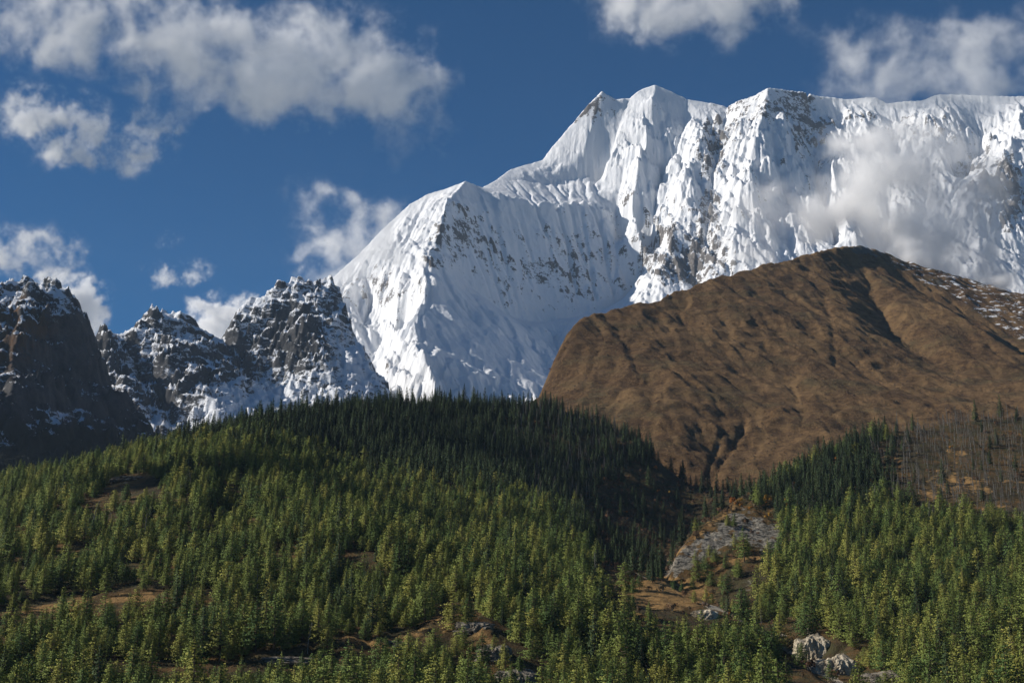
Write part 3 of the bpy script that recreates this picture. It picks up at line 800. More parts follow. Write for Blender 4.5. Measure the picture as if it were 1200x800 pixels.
def build_bush(seed, H, R, n, cs, twig=7):
    r = random.Random(seed); T, C = Geo(), Geo()
    for q in range(twig):
        a = r.random() * 2 * pi; k = r.uniform(.2, .75)
        T.tube([(0.15 * cos(a), .15 * sin(a), -.4), (R * k * .5 * cos(a), R * k * .5 * sin(a), H * .45), (R * k * cos(a), R * k * sin(a), H * r.uniform(.65, .95))], [.09, .05, .02], 4)
    lobes = [(r.gauss(0, .38) * R, r.gauss(0, .38) * R, H * r.uniform(.35, .8), r.uniform(.35, .6)) for _ in range(8)]
    for q in range(n):
        lx, ly, lz, lr = r.choice(lobes)
        d = Vector((r.gauss(0, 1), r.gauss(0, 1), r.gauss(0, 1))).normalized() * (lr * r.random() ** .4)
        C.clump(r, (lx + d.x * R, ly + d.y * R, max(.2, lz + d.z * H * .55)), cs * r.uniform(.7, 1.3), 1.0)
    return T, C

KINDS = {}
def kind(name, builds, leaf, bark):
    out = []
    for T, C in builds:
        tr = bpy.data.meshes.new('trunk'); tr.from_pydata(T.v, [], T.f); tr.materials.append(bark)
        soft = len(C.f) and len(C.f[0]) == 4 and name != 'dead'
        if soft: nr = C.face_out(lambda z: Vector((0, 0, z)))
        cr = bpy.data.meshes.new('crown'); cr.from_pydata(C.v, [], C.f); cr.materials.append(leaf)
        if soft: cr.normals_split_custom_set([tuple(q) for q in nr])
        # one joined mesh for the far wood, separate trunk and crown for the single trees
        j = bpy.data.meshes.new(name + '_whole')
        nv = len(T.v)
        j.from_pydata(T.v + C.v, [], T.f + [tuple(i + nv for i in f) for f in C.f])
        j.materials.append(bark); j.materials.append(leaf)
        j.polygons.foreach_set('material_index', [0] * len(T.f) + [1] * len(C.f))
        if soft:
            nt = [tuple(p.normal) for p in j.polygons[:len(T.f)] for _ in p.vertices]
            j.normals_split_custom_set(nt + [tuple(q) for q in nr])
        out.append((tr, cr, j))
    KINDS[name] = out

kind('pine', [build_conifer(100 + i, 15 + 2.0 * (i % 4), 5.0 + .5 * (i % 5), 24, 8, 13.0, .66, .10 + .05 * (i % 3), .05 + .03 * (i % 4), .55 + .10 * (i % 4), .16, .24) for i in range(14)], PINE, BARK)
kind('fir', [build_conifer(200 + i, 20 + 1.5 * (i % 3), 3.6 + .4 * (i % 3), 32, 7, 5.0, .85, .28, .07, .85, .10, .22) for i in range(6)], FIR, BARK)
kind('dead', [build_dead(300 + i, 12 + 1.8 * (i % 5)) for i in range(7)], GREYTWIG, DEADBARK)
kind('autumn', [build_bush(400 + i, 6.0, 3.0, 260, .75) for i in range(3)], AUTUMN, BARK)
kind('bush', [build_bush(500 + i, 4.2, 2.6, 150, .65, 10) for i in range(4)], DRYBUSH, DEADBARK)

# ---- where each kind stands
def inside(poly, x, y):
    c = np.zeros(x.shape, bool); n = len(poly)
    for i in range(n):
        x1, y1 = poly[i]; x2, y2 = poly[(i + 1) % n]
        hit = ((y1 > y) != (y2 > y)) & (x < (x2 - x1) * (y - y1) / (y2 - y1 + 1e-12) + x1)
        c ^= hit
    return c
sp = 8.0
gx, gy = np.meshgrid(np.arange(F2.x0 + 20, F2.x1 - 20, sp), np.arange(F2.y0 + 20, 2560, sp))
rs = np.random.RandomState(5)
tx = (gx + rs.uniform(-.48, .48, gx.shape) * sp).ravel(); ty = (gy + rs.uniform(-.48, .48, gy.shape) * sp).ravel()
tz = F2.sample(tx, ty)
px, py = proj(tx, ty, tz)
ok = (px > -330) & (px < 1560) & (py > 430) & (py < 900)
# brown hill in front of the slope: no trees where the hill lies above the forest field
inB = (tx > B2.x0) & (tx < B2.x1) & (ty > B2.y0)
B2.h = h2_brown
ok &= ~(inB & (B2.sample(tx, ty) > tz + 0.5))
tx, ty, tz, px, py = (a[ok] for a in (tx, ty, tz, px, py))
jx = px + rs.normal(0, 12, px.shape) + 26 * fbm(tx / 70, ty / 70, 3, seed=311); jy = py + rs.normal(0, 6, px.shape) + 14 * fbm(tx / 70, ty / 70, 3, seed=312)
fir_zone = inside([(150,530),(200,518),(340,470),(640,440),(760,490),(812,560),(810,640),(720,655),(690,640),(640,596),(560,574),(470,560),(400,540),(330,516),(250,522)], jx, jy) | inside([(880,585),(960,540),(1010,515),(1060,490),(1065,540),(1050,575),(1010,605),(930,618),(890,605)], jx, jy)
dead_zone = inside([(590,470),(660,480),(730,525),(790,600),(745,650),(690,625),(640,590),(570,562),(560,500)], jx, jy)
dead_zone2 = inside([(1020,525),(1060,490),(1110,470),(1600,440),(1600,620),(1150,615),(1050,608),(1040,570)], jx, jy)
bush_zone = inside([(690,575),(740,545),(790,530),(885,555),(892,583),(850,602),(800,648),(772,684),(735,682),(700,662),(680,615)], px * .7 + jx * .3, py)
bare = inside([(768,672),(830,610),(865,588),(905,590),(915,625),(905,655),(895,700),(880,735),(850,720),(800,695)], px, py) | inside([(702,664),(760,672),(835,708),(870,724),(886,752),(835,756),(790,760),(735,748),(708,716)], px, py) | inside([(100,590),(145,556),(178,554),(180,572),(150,584),(115,596)], px, py) | inside([(858,715),(900,722),(955,728),(1000,785),(1040,812),(960,822),(915,790),(885,760)], px, py)
def lm(pts, w):
    d = np.full(px.shape, 1e9)
    for a, b in zip(pts[:-1], pts[1:]):
        vx, vy = b[0] - a[0], b[1] - a[1]
        t = np.clip(((px - a[0]) * vx + (py - a[1]) * vy) / (vx * vx + vy * vy), 0, 1)
        d = np.minimum(d, np.hypot(px - a[0] - t * vx, py - a[1] - t * vy))
    return d < w
strips = lm([(300,783),(430,768),(500,752),(545,736)], 19) | lm([(535,738),(562,755),(590,782)], 32) | lm([(-20,732),(60,718),(130,706),(184,698)], 17) | lm([(120,788),(290,794)], 16) | lm([(560,806),(625,796)], 18) | lm([(108,604),(150,584),(180,576)], 16) | lm([(215,640),(260,634)], 8) | lm([(60,655),(110,648)], 8) | lm([(150,670),(185,662)], 9)
r = rs.rand(px.size)
dens = np.full(px.size, 0.86) - 0.75 * smooth(fbm(tx / 55, ty / 55, 4, .6, seed=301), 0.02, 0.42)
dens[inside([(-80,580),(120,560),(330,620),(330,740),(-80,760)], px, py)] *= 0.72
dens[fir_zone] = 0.95
dens[dead_zone2] = 0.62
dens[px > 900] *= 0.92
dens[bare] = 0.10
dens[bare & (px > 858) & (py > 705)] = 0.30
dens[strips] = 0.07
dens[inside([(925,738),(960,728),(1012,770),(1062,812),(1062,862),(930,862),(905,800)], px, py)] = 0.12
dens[bush_zone] = 0.5
kd_low = bush_zone
kd = np.full(px.size, 'pine', object)
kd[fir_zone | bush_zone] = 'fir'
r2 = rs.rand(px.size)
kd[fir_zone & dead_zone & (r2 < .15 + .45 * smooth(px, 560, 720))] = 'dead'
kd[dead_zone2] = 'fir'
kd[dead_zone2 & (r2 < .86)] = 'dead'
kd[dead_zone2 & (r2 >= .92)] = 'bush'
kd[fir_zone & ~dead_zone & (r2 < .04)] = 'dead'
plain = kd == 'pine'
kd[plain & (r2 < .05)] = 'fir'
kd[plain & (r2 > .988)] = 'dead'
kd[plain & (r2 > .965) & (r2 < .985)] = 'bush'
kd[bush_zone & (r2 < .80)] = 'bush'
kd[bush_zone & (r2 > .985)] = 'autumn'
kd[bare & (r2 < .65)] = 'bush'
kd[(inside([(855,590),(905,570),(930,600),(900,625)], px, py)) & (r2 < .25)] = 'autumn'
take = r < dens
tx, ty, tz, px, py, kd = (a[take] for a in (tx, ty, tz, px, py, kd))
scl = np.clip(np.exp(rs.normal(-.06, .33, tx.size)) * (1 + .5 * fbm(tx / 45, ty / 45, 3, seed=321)), .30, 1.75)
scl[(kd == 'pine') & (px > 850)] *= 1.12
scl[(kd == 'pine') & inside([(-80,560),(300,520),(700,640),(700,700),(300,760),(-80,760)], px, py)] *= 0.92
rot = rs.rand(tx.size) * 2 * pi
# by hand: the coloured single trees of the photograph
hand = [('autumn',800,687,1440,1.15),('autumn',833,700,1370,.8),('autumn',856,722,1290,.75),('autumn',772,578,2130,.9),('autumn',785,580,2120,.8),('autumn',902,606,1740,.95),('autumn',880,598,1745,.9),('autumn',913,612,1680,.9),('autumn',866,590,1740,.8),('autumn',926,572,1830,.8),('autumn',980,540,1930,.8),('autumn',1115,527,2020,.9),('autumn',313,498,2040,.9),('autumn',630,525,2100,.6),
 ('pine',546,742,988,1.15),('pine',815,664,1500,.85),('pine',825,668,1480,.8),('pine',838,662,1480,1.0),('pine',850,668,1450,.9),('pine',812,690,1400,.8),('pine',845,690,1380,.85),('pine',864,676,1400,1.0),('pine',790,692,1420,.6),('pine',848,716,1310,.8),('pine',872,712,1310,.95)]
TREES = [(k, x, y, z, s, ro, a, b) for k, x, y, z, s, ro, a, b in zip(kd, tx, ty, tz, scl, rot, px, py)]
for k, a, b, Yg, s in hand:
    # walk out along the sight line until it meets the slope
    Ys = np.arange(800, 2600, 4.0)
    q = np.array([P(a, b, Yv) for Yv in Ys])
    hit = np.nonzero(F2.sample(q[:, 0], q[:, 1]) > q[:, 2])[0]
    if len(hit):
        x, y, _ = q[hit[0]]
        TREES.append((k, x, y, float(F2.sample(np.array([x]), np.array([y]))[0]), s, 1.0, a, b))

# ---- which of them can be seen: march from the camera over the slope
tr = np.array([(t[1], t[2], t[3]) for t in TREES])
top = tr[:, 2] + 26
vis = np.ones(len(tr), bool)
for f in np.linspace(0.45, 0.985, 46):
    qx, qy, qz = tr[:, 0] * f, tr[:, 1] * f, top * f
    inn = (qy > F2.y0) & (qx > F2.x0) & (qx < F2.x1)
    vis &= ~(inn & (F2.sample(qx, qy) > qz + 2))
TREES = [t for t, v in zip(TREES, vis) if v]
print('trees', {k: sum(t[0] == k for t in TREES) for k in KINDS})

# ---- single trees: the ones that stand largest in the picture, up to 300 of a kind; the rest is one wood per kind
NAMES = {'pine': 'pine_tree', 'fir': 'fir_tree', 'dead': 'dead_tree', 'autumn': 'autumn_tree', 'bush': 'dry_bush'}
WOOD = {'pine': 'pine_forest', 'fir': 'fir_forest', 'dead': 'dead_forest', 'autumn': 'autumn_thicket', 'bush': 'bush_thicket'}
LIMIT = {'pine': 300, 'fir': 300, 'dead': 300, 'autumn': 60, 'bush': 200}
def place_label(k, px, py):
    if k == 'pine':
        if px > 880 and py > 600: return 'dense green pine on the slope at the lower right, beside the ravine', 'pines on the slope right of the ravine'
        if py > 758: return 'sunlit green pine at the very foot of the left forest slope', 'pines along the foot of the left slope'
        return 'green pine in the crowded stand just above the foot of the left slope', 'pines low on the left slope'
    if k == 'fir':
        if px > 850: return 'dark narrow fir on the upper edge of the right slope under the brown hill', 'firs on the right slope'
        return 'dark narrow fir on the shaded upper slope below the snow mountain', 'firs on the upper slope'
    if k == 'dead':
        if px > 900: return 'bare grey dead trunk in the burnt clearing at the top of the right slope', 'dead trees on the right slope'
        return 'bare grey dead trunk among dark firs left of the brown hill', 'dead trees among the firs'
    if k == 'bush':
        if px > 850: return 'low dry brown bush among the dead trunks on the right slope', 'bushes on the right slope'
        return 'leafless brown bush in the shaded hollow above the ravine', 'bushes in the ravine hollow'
def autumn_label(px, py):
    return None
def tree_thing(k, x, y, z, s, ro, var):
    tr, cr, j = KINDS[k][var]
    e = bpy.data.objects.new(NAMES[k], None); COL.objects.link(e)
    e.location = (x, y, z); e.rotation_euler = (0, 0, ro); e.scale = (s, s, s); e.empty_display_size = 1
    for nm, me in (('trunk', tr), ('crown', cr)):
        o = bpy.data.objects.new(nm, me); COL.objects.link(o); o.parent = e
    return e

AUT = {800: 'large orange autumn tree at the foot of the grey scree spur', 833: 'small rust orange tree among pines below the scree spur', 856: 'small orange bush tree beside the pale rocks of the ravine',
 772: 'yellow autumn tree in the dark hollow above the ravine', 785: 'orange yellow autumn tree just right of the yellow one in the dark hollow', 902: 'golden brown tree on the shoulder above the scree, under dark firs', 880: 'orange tree at the top of the grey scree',
 913: 'yellow tree between pines on the shoulder right of the scree', 866: 'yellow green tree on the very crest of the scree spur', 926: 'brown orange tree among dark firs at the upper edge of the right slope', 980: 'orange tree alone at the base of the brown hill between firs',
 1115: 'orange tree at the left end of the dead trunks on the right slope', 313: 'orange tree on the skyline of the left slope between dark firs', 630: 'small orange tree among the grey trunks on the upper left slope'}
hand_px = {t[0] + str(t[1]) for t in hand}
rest = {k: [] for k in KINDS}
for k in KINDS:
    L = sorted((t for t in TREES if t[0] == k and -8 < t[6] < 1208 and 400 < t[7] < 815), key=lambda t: t[2] / t[4])
    out = [t for t in TREES if t[0] == k and not (-8 < t[6] < 1208 and 400 < t[7] < 815)]
    if k == 'pine':      # the hand placed ones first
        L.sort(key=lambda t: 0 if ('pine' + str(t[6])) in hand_px else t[2] / t[4])
    for i, (kk, x, y, z, s, ro, a, b) in enumerate(L[:LIMIT[k]]):
        o = tree_thing(k, x, y, z, s, ro, i % len(KINDS[k]))
        if k == 'autumn':
            if a in AUT: tag(o, AUT[a], 'tree', 'autumn coloured trees')
            else: tag(o, 'small orange tree in the thicket between the scree top and the firs' if a > 840 else 'small orange bush among the leafless brown bushes in the hollow', 'tree', 'autumn coloured trees')
        elif ('pine' + str(a)) in hand_px:
            if a == 546: tag(o, 'lone slim pine standing on the bare rocky knoll at the foot of the left slope', 'pine tree', 'pines low on the left slope')
            else: tag(o, 'small dark pine scattered on the open scree spur beside the ravine', 'pine tree', 'pines on the scree')
        else:
            lab, grp = place_label(k, a, b)
            tag(o, lab, 'bush' if k == 'bush' else 'dead tree' if k == 'dead' else k + ' tree', grp)
    rest[k] = L[LIMIT[k]:] + out

def wood(k, items):
    if not items: return
    c = bpy.data.collections.new('wood_source_' + k)
    for i, (tr, cr, j) in enumerate(KINDS[k]):
        c.objects.link(bpy.data.objects.new('wood_source_%s_%02d' % (k, i), j))
    me = bpy.data.meshes.new(WOOD[k])
    me.from_pydata([(t[1], t[2], t[3]) for t in items], [], [])
    for nm, tp, v in (('size', 'FLOAT', [t[4] for t in items]), ('turn', 'FLOAT', [t[5] for t in items]), ('pick', 'INT', [i % len(KINDS[k]) for i in range(len(items))])):
        a = me.attributes.new(nm, tp, 'POINT'); a.data.foreach_set('value', v)
    o = bpy.data.objects.new(WOOD[k], me); COL.objects.link(o)
    g = bpy.data.node_groups.new(WOOD[k], 'GeometryNodeTree')
    g.interface.new_socket('Geometry', in_out='INPUT', socket_type='NodeSocketGeometry')
    g.interface.new_socket('Geometry', in_out='OUTPUT', socket_type='NodeSocketGeometry')
    N = g.nodes; gi = N.new('NodeGroupInput'); go = N.new('NodeGroupOutput')
    ci = N.new('GeometryNodeCollectionInfo'); ci.inputs['Collection'].default_value = c; ci.inputs['Separate Children'].default_value = True; ci.inputs['Reset Children'].default_value = True
    ip = N.new('GeometryNodeInstanceOnPoints'); ip.inputs['Pick Instance'].default_value = True
    def at(nm, dt):
        a = N.new('GeometryNodeInputNamedAttribute'); a.data_type = dt; a.inputs['Name'].default_value = nm
        return a.outputs['Attribute']
    cx = N.new('ShaderNodeCombineXYZ'); g.links.new(at('turn', 'FLOAT'), cx.inputs['Z'])
    e2r = N.new('FunctionNodeEulerToRotation'); g.links.new(cx.outputs[0], e2r.inputs[0])
    g.links.new(gi.outputs[0], ip.inputs['Points']); g.links.new(ci.outputs[0], ip.inputs['Instance'])
    g.links.new(at('pick', 'INT'), ip.inputs['Instance Index']); g.links.new(e2r.outputs[0], ip.inputs['Rotation']); g.links.new(at('size', 'FLOAT'), ip.inputs['Scale'])
    g.links.new(ip.outputs[0], go.inputs[0])
    md = o.modifiers.new('scatter', 'NODES'); md.node_group = g
    o['kind'] = 'stuff'
    return o
for k in KINDS: wood(k, rest[k])

# ---- low scrub on the brown hill: nobody could count it
hx = rs.uniform(B2.x0 + 50, 1700, 60000); hy = rs.uniform(2150, 4300, 60000)
hz = B2.sample(hx, hy); qx, qy = proj(hx, hy, hz)
sc_ = B2.sample(hx, hy, scrub_map) + .5 * fbm(hx / 60, hy / 60, 4, .6, 351)
slope_ok = (qx > 620) & (qx < 1230) & (qy < 640) & (F2.sample(hx, hy) < hz + 1) | (hy > F2.y1) & (qx > 620) & (qx < 1230)
pickd = slope_ok & (rs.rand(hx.size) < np.clip((sc_ + .12) * .6, 0.015, .6))
SCRUB = [('bush', a, b, c, s, r_, 0, 0) for a, b, c, s, r_ in zip(hx[pickd], hy[pickd], hz[pickd], rs.uniform(.35, 1.05, pickd.sum()), rs.rand(pickd.sum()) * 6.28)]
WOOD['bush'] = 'hill_undergrowth'
wood('bush', SCRUB)
print('scrub', len(SCRUB))

# ================================================================== ROCK OUTCROPS
m = Mat('pale_cliff_rock', 0.9)
n1 = m.noise(0.16, 8, 0.65, m.pos((1, 1, .35))); n2 = m.noise(0.7, 6, 0.7)
c1 = m.mix(m.step(n1, .36, .64), (0.20, 0.165, 0.115), (0.56, 0.49, 0.37))
m.bump(m.math('ADD', n1, m.math('MULTIPLY', n2, .4)), 1.5, .9)
PALE = m.color(m.mix(m.step(n2, .56, .68), c1, (0.10, 0.08, 0.055)))
m = Mat('grey_knoll_rock', 0.9)
n1 = m.noise(0.25, 8, 0.65, m.pos((1, 1, 1.6))); n2 = m.noise(0.9, 6, 0.7)
c1 = m.mix(m.step(n1, .36, .64), (0.085, 0.072, 0.055), (0.30, 0.265, 0.21))
m.bump(m.math('ADD', n1, m.math('MULTIPLY', n2, .4)), 1.2, .9)
GREY = m.color(m.mix(m.step(n2, .54, .68), c1, (0.12, 0.075, 0.03)))

def ground_at(px, py):
    Ys = np.arange(780, 2600, 2.0)
    q = np.array([P(px, py, Yv) for Yv in Ys])
    hit = np.nonzero(F2.sample(q[:, 0], q[:, 1]) > q[:, 2])[0]
    return q[hit[0]] if len(hit) else q[-1]

def outcrop(label, px, py, wpx, hpx, mat, seed, lean=0.0, flutes=.3, depth=.7):
    """a weathered crag bedded in the slope: a dome squeezed into buttresses, cracks and ledges"""
    g = ground_at(px, py)
    W = wpx * g[1] / FPX * .5; Hh = hpx * g[1] / FPX
    nu, nv = 90, 56
    th, ph = np.meshgrid(np.linspace(0, 2 * pi, nu, endpoint=False), np.linspace(-.35, 1, nv))
    r = (1 - np.clip(ph, 0, 1) ** 7) ** .6
    sq = 1 / (np.abs(np.cos(th)) ** 3 + np.abs(np.sin(th)) ** 3) ** (1 / 3)
    cx_, cy_ = np.cos(th), np.sin(th)
    x = cx_ * sq * r; y = cy_ * sq * r * depth
    def tri(s, sd, rg):
        a = fbm(x * s + sd, ph * s * .55, 4, .6, sd, rg); b_ = fbm(y * s + sd, ph * s * .55, 4, .6, sd + 4, rg)
        w = cy_ ** 2
        return a * w + b_ * (1 - w)
    k = 1 + flutes * tri(2.3, seed, True) - flutes * .35 + .16 * tri(5.5, seed + 11, True)
    top = 0.72 + .30 * fbm(x * 1.3 + seed, y * 1.3, 4, .55, seed + 7)
    x = (x * k + lean * np.clip(ph, 0, 1)) * W; y = (y * k + .25 * np.clip(ph, 0, 1)) * W; z = ph * top * Hh
    v = np.stack([x, y, z], -1).reshape(-1, 3)
    f = [(j * nu + i, j * nu + (i + 1) % nu, (j + 1) * nu + (i + 1) % nu, (j + 1) * nu + i) for j in range(nv - 1) for i in range(nu)]
    f.append(tuple((nv - 1) * nu + i for i in range(nu)))
    o = mesh_obj('rock_outcrop', [tuple(q) for q in v], f, [mat])
    o.location = (g[0], g[1] + W * depth * .55, g[2] - Hh * .10)
    return tag(o, label, 'rock')

outcrop('tall pale cream cliff at the bottom of the right slope, above the ravine mouth', 958, 772, 40, 42, PALE, 1, -.1, .34)
outcrop('lower cream cliff leaning downhill from the tall pale cliff', 980, 790, 44, 32, PALE, 2, .1, .34)
outcrop('small pale rock rib at the lower end of the open meadow', 826, 724, 26, 16, PALE, 3, .1, .4)
outcrop('broken pale rock beside the dry ravine bed, right of the meadow', 905, 752, 34, 15, PALE, 4, 0, .4)
outcrop('dark grey boulder hump at the bottom edge left of the right hand pines', 1042, 800, 52, 20, GREY, 5, 0, .3)
outcrop('rocky brown crest of the bare knoll at the foot of the left slope', 556, 738, 40, 15, GREY, 6, 0, .35)
outcrop('steep rocky flank of the bare knoll, facing right and downhill', 578, 772, 36, 24, GREY, 7, .1, .35)
outcrop('flat grey ledge poking out of the pines left of the bare knoll', 470, 756, 56, 9, GREY, 8, 0, .4)
outcrop('long low grey ledge among pines near the bottom left', 335, 775, 60, 9, GREY, 9, 0, .4)
outcrop('grey rock slab at the bottom edge under the bare knoll', 606, 800, 46, 24, GREY, 10, 0, .3)
outcrop('rounded grey slab on the bare patch near the skyline of the left slope', 150, 562, 40, 8, GREY, 11, .1, .3)

# ================================================================== CLOUDS
m = bpy.data.materials.new('cloud_vapour'); m.use_nodes = True
nt = m.node_tree; nt.nodes.remove(nt.nodes['Principled BSDF'])
pv = nt.nodes.new('ShaderNodeVolumePrincipled')
pv.inputs['Color'].default_value = (1, 1, 1, 1); pv.inputs['Density'].default_value = 1.0; pv.inputs['Anisotropy'].default_value = 0.0
pv.inputs['Density Attribute'].default_value = 'density'
nt.links.new(pv.outputs[0], nt.nodes['Material Output'].inputs['Volume'])
CLOUD = m

def cloud(label, Y, blobs, dens, size, thick=1.0, res=3.2, seed=0, b=1.5, c=0.35, soft=1.6, stretch=(1, 1, 1)):
    """a bank of vapour: soft lumps at their own place and size, torn by noise. blobs: (px, py, half width px, half height px, strength)"""
    cs = [(*P(q[0], q[1], Y + (q[5] if len(q) > 5 else 0)), q[2] * Y / FPX * 1.45, q[3] * Y / FPX * 1.5, q[4] * .85) for q in blobs]
    lo = Vector((min(q[0] - q[3] for q in cs), min(q[1] - (q[3] + q[4]) * .5 * thick for q in cs), min(q[2] - q[4] for q in cs)))
    hi = Vector((max(q[0] + q[3] for q in cs), max(q[1] + (q[3] + q[4]) * .5 * thick for q in cs), max(q[2] + q[4] for q in cs)))
    o0 = (lo + hi) / 2; ext = (hi - lo) / 2
    me = bpy.data.meshes.new('cloud'); me.from_pydata([tuple(-ext), tuple(ext), (ext.x, -ext.y, -ext.z)], [], [(0, 1, 2)])
    o = bpy.data.objects.new('cloud', me); COL.objects.link(o); o.location = o0
    g = bpy.data.node_groups.new('cloud', 'GeometryNodeTree')
    g.interface.new_socket('Geometry', in_out='INPUT', socket_type='NodeSocketGeometry'); g.interface.new_socket('Geometry', in_out='OUTPUT', socket_type='NodeSocketGeometry')
    N = g.nodes; L = g.links; go = N.new('NodeGroupOutput')
    def ma(op, a, bb=0.0, cl=False):
        n = N.new('ShaderNodeMath'); n.operation = op; n.use_clamp = cl
        for i, q in enumerate((a, bb)):
            if isinstance(q, (int, float)): n.inputs[i].default_value = q
            else: L.new(q, n.inputs[i])
        return n.outputs[0]
    def vm(op, a, bb):
        n = N.new('ShaderNodeVectorMath'); n.operation = op
        for i, q in enumerate((a, bb)):
            if q is None: continue
            if isinstance(q, (tuple, Vector)): n.inputs[i].default_value = q
            else: L.new(q, n.inputs[i])
        return n.outputs['Value'] if op in ('LENGTH',) else n.outputs[0]
    pos = N.new('GeometryNodeInputPosition').outputs[0]
    def noise(vec, sc, det, rough):
        n = N.new('ShaderNodeTexNoise'); n.inputs['Scale'].default_value = sc; n.inputs['Detail'].default_value = det; n.inputs['Roughness'].default_value = rough
        L.new(vec, n.inputs['Vector']); return n
    off = vm('ADD', pos, (seed * 913.0, seed * 377.0, seed * 151.0))
    wn_ = noise(off, 1.0 / (size * 1.6), 3, .55)
    warp = vm('MULTIPLY', vm('SUBTRACT', wn_.outputs['Color'], (.5, .5, .5)), (size * 1.3,) * 3)
    wp = vm('ADD', pos, warp)
    total = None
    for (x, y, z, rx, rz, w) in cs:
        ry = (rx + rz) * .5 * thick
        d = vm('LENGTH', vm('MULTIPLY', vm('SUBTRACT', wp, (x - o0.x, y - o0.y, z - o0.z)), (1 / rx, 1 / ry, 1 / rz)), None)
        mr = N.new('ShaderNodeMapRange'); mr.interpolation_type = 'SMOOTHSTEP'
        L.new(d, mr.inputs[0]); mr.inputs[1].default_value = 1.0; mr.inputs[2].default_value = 0.0; mr.inputs[3].default_value = 0.0; mr.inputs[4].default_value = w
        total = mr.outputs[0] if total is None else ma('ADD', total, mr.outputs[0])
    total = ma('MINIMUM', total, 1.25)
    w2 = noise(vm('ADD', off, (77.0, 13.0, 5.0)), 1.0 / (size * .45), 4, .6)
    warp2 = vm('MULTIPLY', vm('SUBTRACT', w2.outputs['Color'], (.5, .5, .5)), (size * .5,) * 3)
    nz = noise(vm('MULTIPLY', vm('ADD', vm('ADD', off, warp), warp2), stretch), 1.0 / size, 10, .70).outputs[0]
    f = ma('ADD', total, ma('MULTIPLY', ma('SUBTRACT', nz, .5), b * 4.6))
    f = ma('MULTIPLY', ma('MAXIMUM', ma('SUBTRACT', f, c), 0.0), soft)
    f = ma('MINIMUM', ma('MULTIPLY', f, f), 1.6)
    f = ma('MULTIPLY', f, ma('MINIMUM', ma('MULTIPLY', total, 4.0), 1.0))
    vc = N.new('GeometryNodeVolumeCube')
    L.new(ma('MULTIPLY', f, dens * 0.8), vc.inputs['Density'])
    vc.inputs['Min'].default_value = -ext; vc.inputs['Max'].default_value = ext
    vox = res * Y / FPX
    for k, e in zip('XYZ', ext): vc.inputs['Resolution ' + k].default_value = max(8, int(2 * e / vox))
    sm = N.new('GeometryNodeSetMaterial'); sm.inputs['Material'].default_value = CLOUD
    L.new(vc.outputs[0], sm.inputs['Geometry']); L.new(sm.outputs[0], go.inputs[0])
    me.materials.append(CLOUD)
    md = o.modifiers.new('vapour', 'NODES'); md.node_group = g
    tag(o, label, 'cloud', None, 'stuff')
    return o

cloud('big white and grey cloud bank filling the upper left corner of the sky', 10500,
      [(60,20,170,60,1.0),(190,45,130,60,1.0),(270,75,130,62,1.1),(360,70,140,75,1.2),(330,120,70,45,.8),(440,95,95,55,1.1),(475,140,52,56,1.0)], 0.008, 300, .5, 3.0, 1, soft=.75, b=1.75, c=.22)
cloud('thin torn cloud with a bright puff at its end, below the big bank at the left', 10500,
      [(30,130,50,32,.8),(75,150,60,40,.9),(120,170,55,30,.7),(176,158,32,38,1.0),(150,185,50,18,.6)], 0.011, 200, .8, 2.6, 2, soft=.8, b=2.6, c=.42)
cloud('ragged pale cloud above the dark peak at the left edge', 9500,
      [(15,295,60,32,1.0),(50,310,40,24,.7),(82,300,26,28,.7)], 0.012, 170, .8, 2.4, 3, soft=.8, b=2.6, c=.40)
cloud('bright white cloud rising behind the right shoulder of the dark peak', 8200,
      [(85,360,38,38,1.2),(100,375,26,28,1.2),(60,345,30,20,.9)], 0.045, 130, .8, 2.2, 4)
cloud('small wispy cloud floating alone over the rocky peaks', 9500,
      [(194,322,22,15,1.0),(220,320,30,14,.7),(195,282,15,12,.45)], 0.015, 110, .8, 2.2, 5, soft=.8, b=2.6, c=.42)
cloud('bright white cloud standing in the notch between the two rocky peaks', 8200,
      [(250,368,36,20,1.3),(285,364,38,17,1.1),(262,388,34,20,1.3)], 0.04, 120, .8, 2.0, 6)
cloud('torn cloud clinging to the left shoulder of the snow mountain', 7700,
      [(402,275,60,45,.9),(448,268,48,44,.9),(372,300,34,24,.9),(400,300,50,40,.8),(380,225,50,24,.35),(435,310,55,45,.8),(395,340,40,34,.7)], 0.0075, 190, .8, 2.6, 7, soft=.8, b=2.4, c=.36)
cloud('grey white cloud cut by the top edge above the main summit', 10500,
      [(750,10,80,40,1.0),(820,15,90,42,1.1),(880,0,70,36,.9),(800,-20,160,40,1.0)], 0.007, 300, .8, 2.8, 8, soft=.7, b=1.9, c=.38)
cloud('long grey cloud reaching from the upper right corner down to the crest', 9900,
      [(1010,70,90,50,.7),(1090,75,110,60,.9),(1180,60,110,70,1.0),(1050,105,110,30,.7),(1170,110,100,36,.8),(990,45,60,36,.5)], 0.0034, 330, .7, 3.2, 9, soft=.7, b=2.2, c=.34)
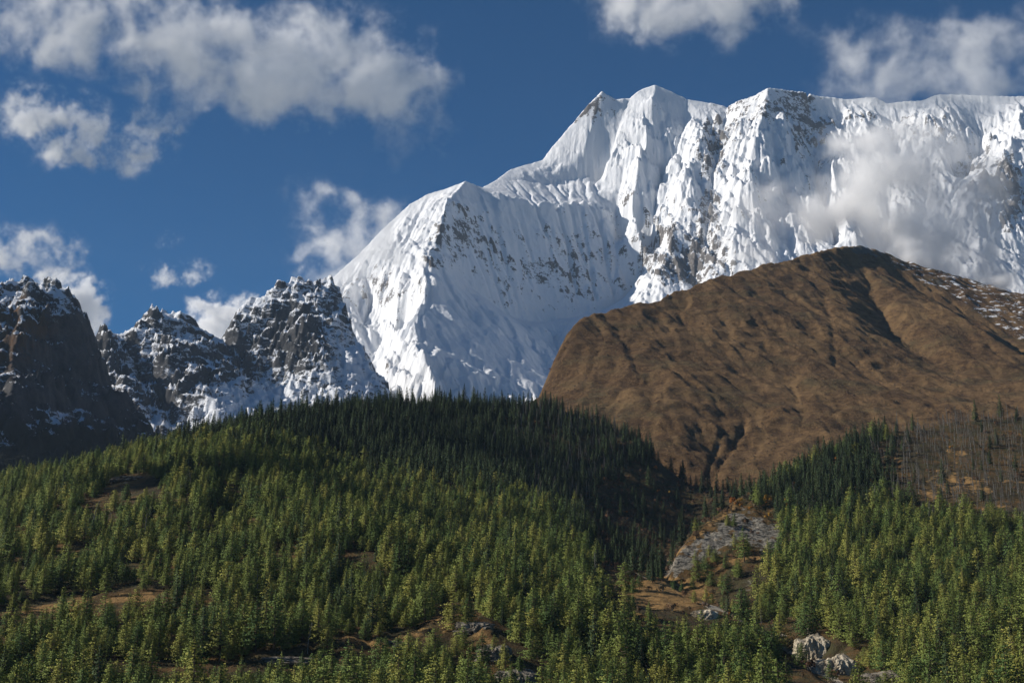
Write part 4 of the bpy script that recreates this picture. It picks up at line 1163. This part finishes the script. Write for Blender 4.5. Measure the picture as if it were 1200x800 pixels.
cloud('soft grey cloud hanging before the snow face behind the brown hill', 5600,
      [(1090,285,85,50,1.3),(1040,235,85,75,.95),(1130,312,80,34,1.2),(1000,215,55,80,.75),(1080,190,110,60,.65),(1155,245,65,65,.85),(900,265,90,55,.5),(1050,298,60,32,1.2),(1185,320,65,28,1.1),(1110,320,70,26,1.1),(960,260,60,50,.6)], 0.026, 190, .6, 3.2, 10, c=.14, b=1.35, soft=.75)
cloud('thin shred of mist trailing over the right shoulder of the brown hill', 4450,
      [(1060,296,55,22,.9),(1110,312,60,20,.9),(1160,330,50,16,.8)], 0.05, 90, .5, 3.2, 11, soft=.75, b=1.7, c=.3)

# unseen clouds added left of the view to cast shadows on the wooded slope
def shade_cloud(label, ground_px, Yg, up, rx, ry, rz, dens, seed):
    """an unseen cloud added between the sun and the spot of the slope that is seen at ground_px"""
    g = Vector(P(*ground_px, Yg)); t = up / sv.z
    c = g + sv * t
    px_, py_ = proj(c.x, c.y, c.z)
    k = FPX / c.y
    return cloud(label, c.y, [(px_, py_, rx * k, rz * k, 1.3), (px_ - rx * .5 * k, py_ + 20 * k, rx * .6 * k, rz * .8 * k, 1.0), (px_ + rx * .5 * k, py_ - 10 * k, rx * .6 * k, rz * .8 * k, 1.0)], dens, 90, ry * 2 / (rx + rz), 6.0, seed, b=1.2, c=.3, soft=1.2)
shade_cloud('unseen low cloud added beyond the left edge to shade the middle of the wooded slope', (425,612), 1600, 1300, 200, 105, 60, .03, 21)
shade_cloud('unseen low cloud added beyond the left edge to shade the firs of the upper slope', (640,530), 2130, 1300, 190, 150, 60, .005, 22)

# ================================================================== THE AIR
m = bpy.data.materials.new('thin_mountain_air'); m.use_nodes = True
m.node_tree.nodes.remove(m.node_tree.nodes['Principled BSDF'])
pv = m.node_tree.nodes.new('ShaderNodeVolumePrincipled')
pv.inputs['Color'].default_value = (0.55, 0.75, 1.0, 1); pv.inputs['Density'].default_value = 1.1e-5
m.node_tree.links.new(pv.outputs[0], m.node_tree.nodes['Material Output'].inputs['Volume'])
bx = [(x, y, z) for x in (-15500, 15500) for y in (-8500, 16500) for z in (-110, 4700)]
air = mesh_obj('haze', bx, [(0, 1, 3, 2), (4, 6, 7, 5), (0, 4, 5, 1), (2, 3, 7, 6), (0, 2, 6, 4), (1, 5, 7, 3)], [m])
air['kind'] = 'stuff'
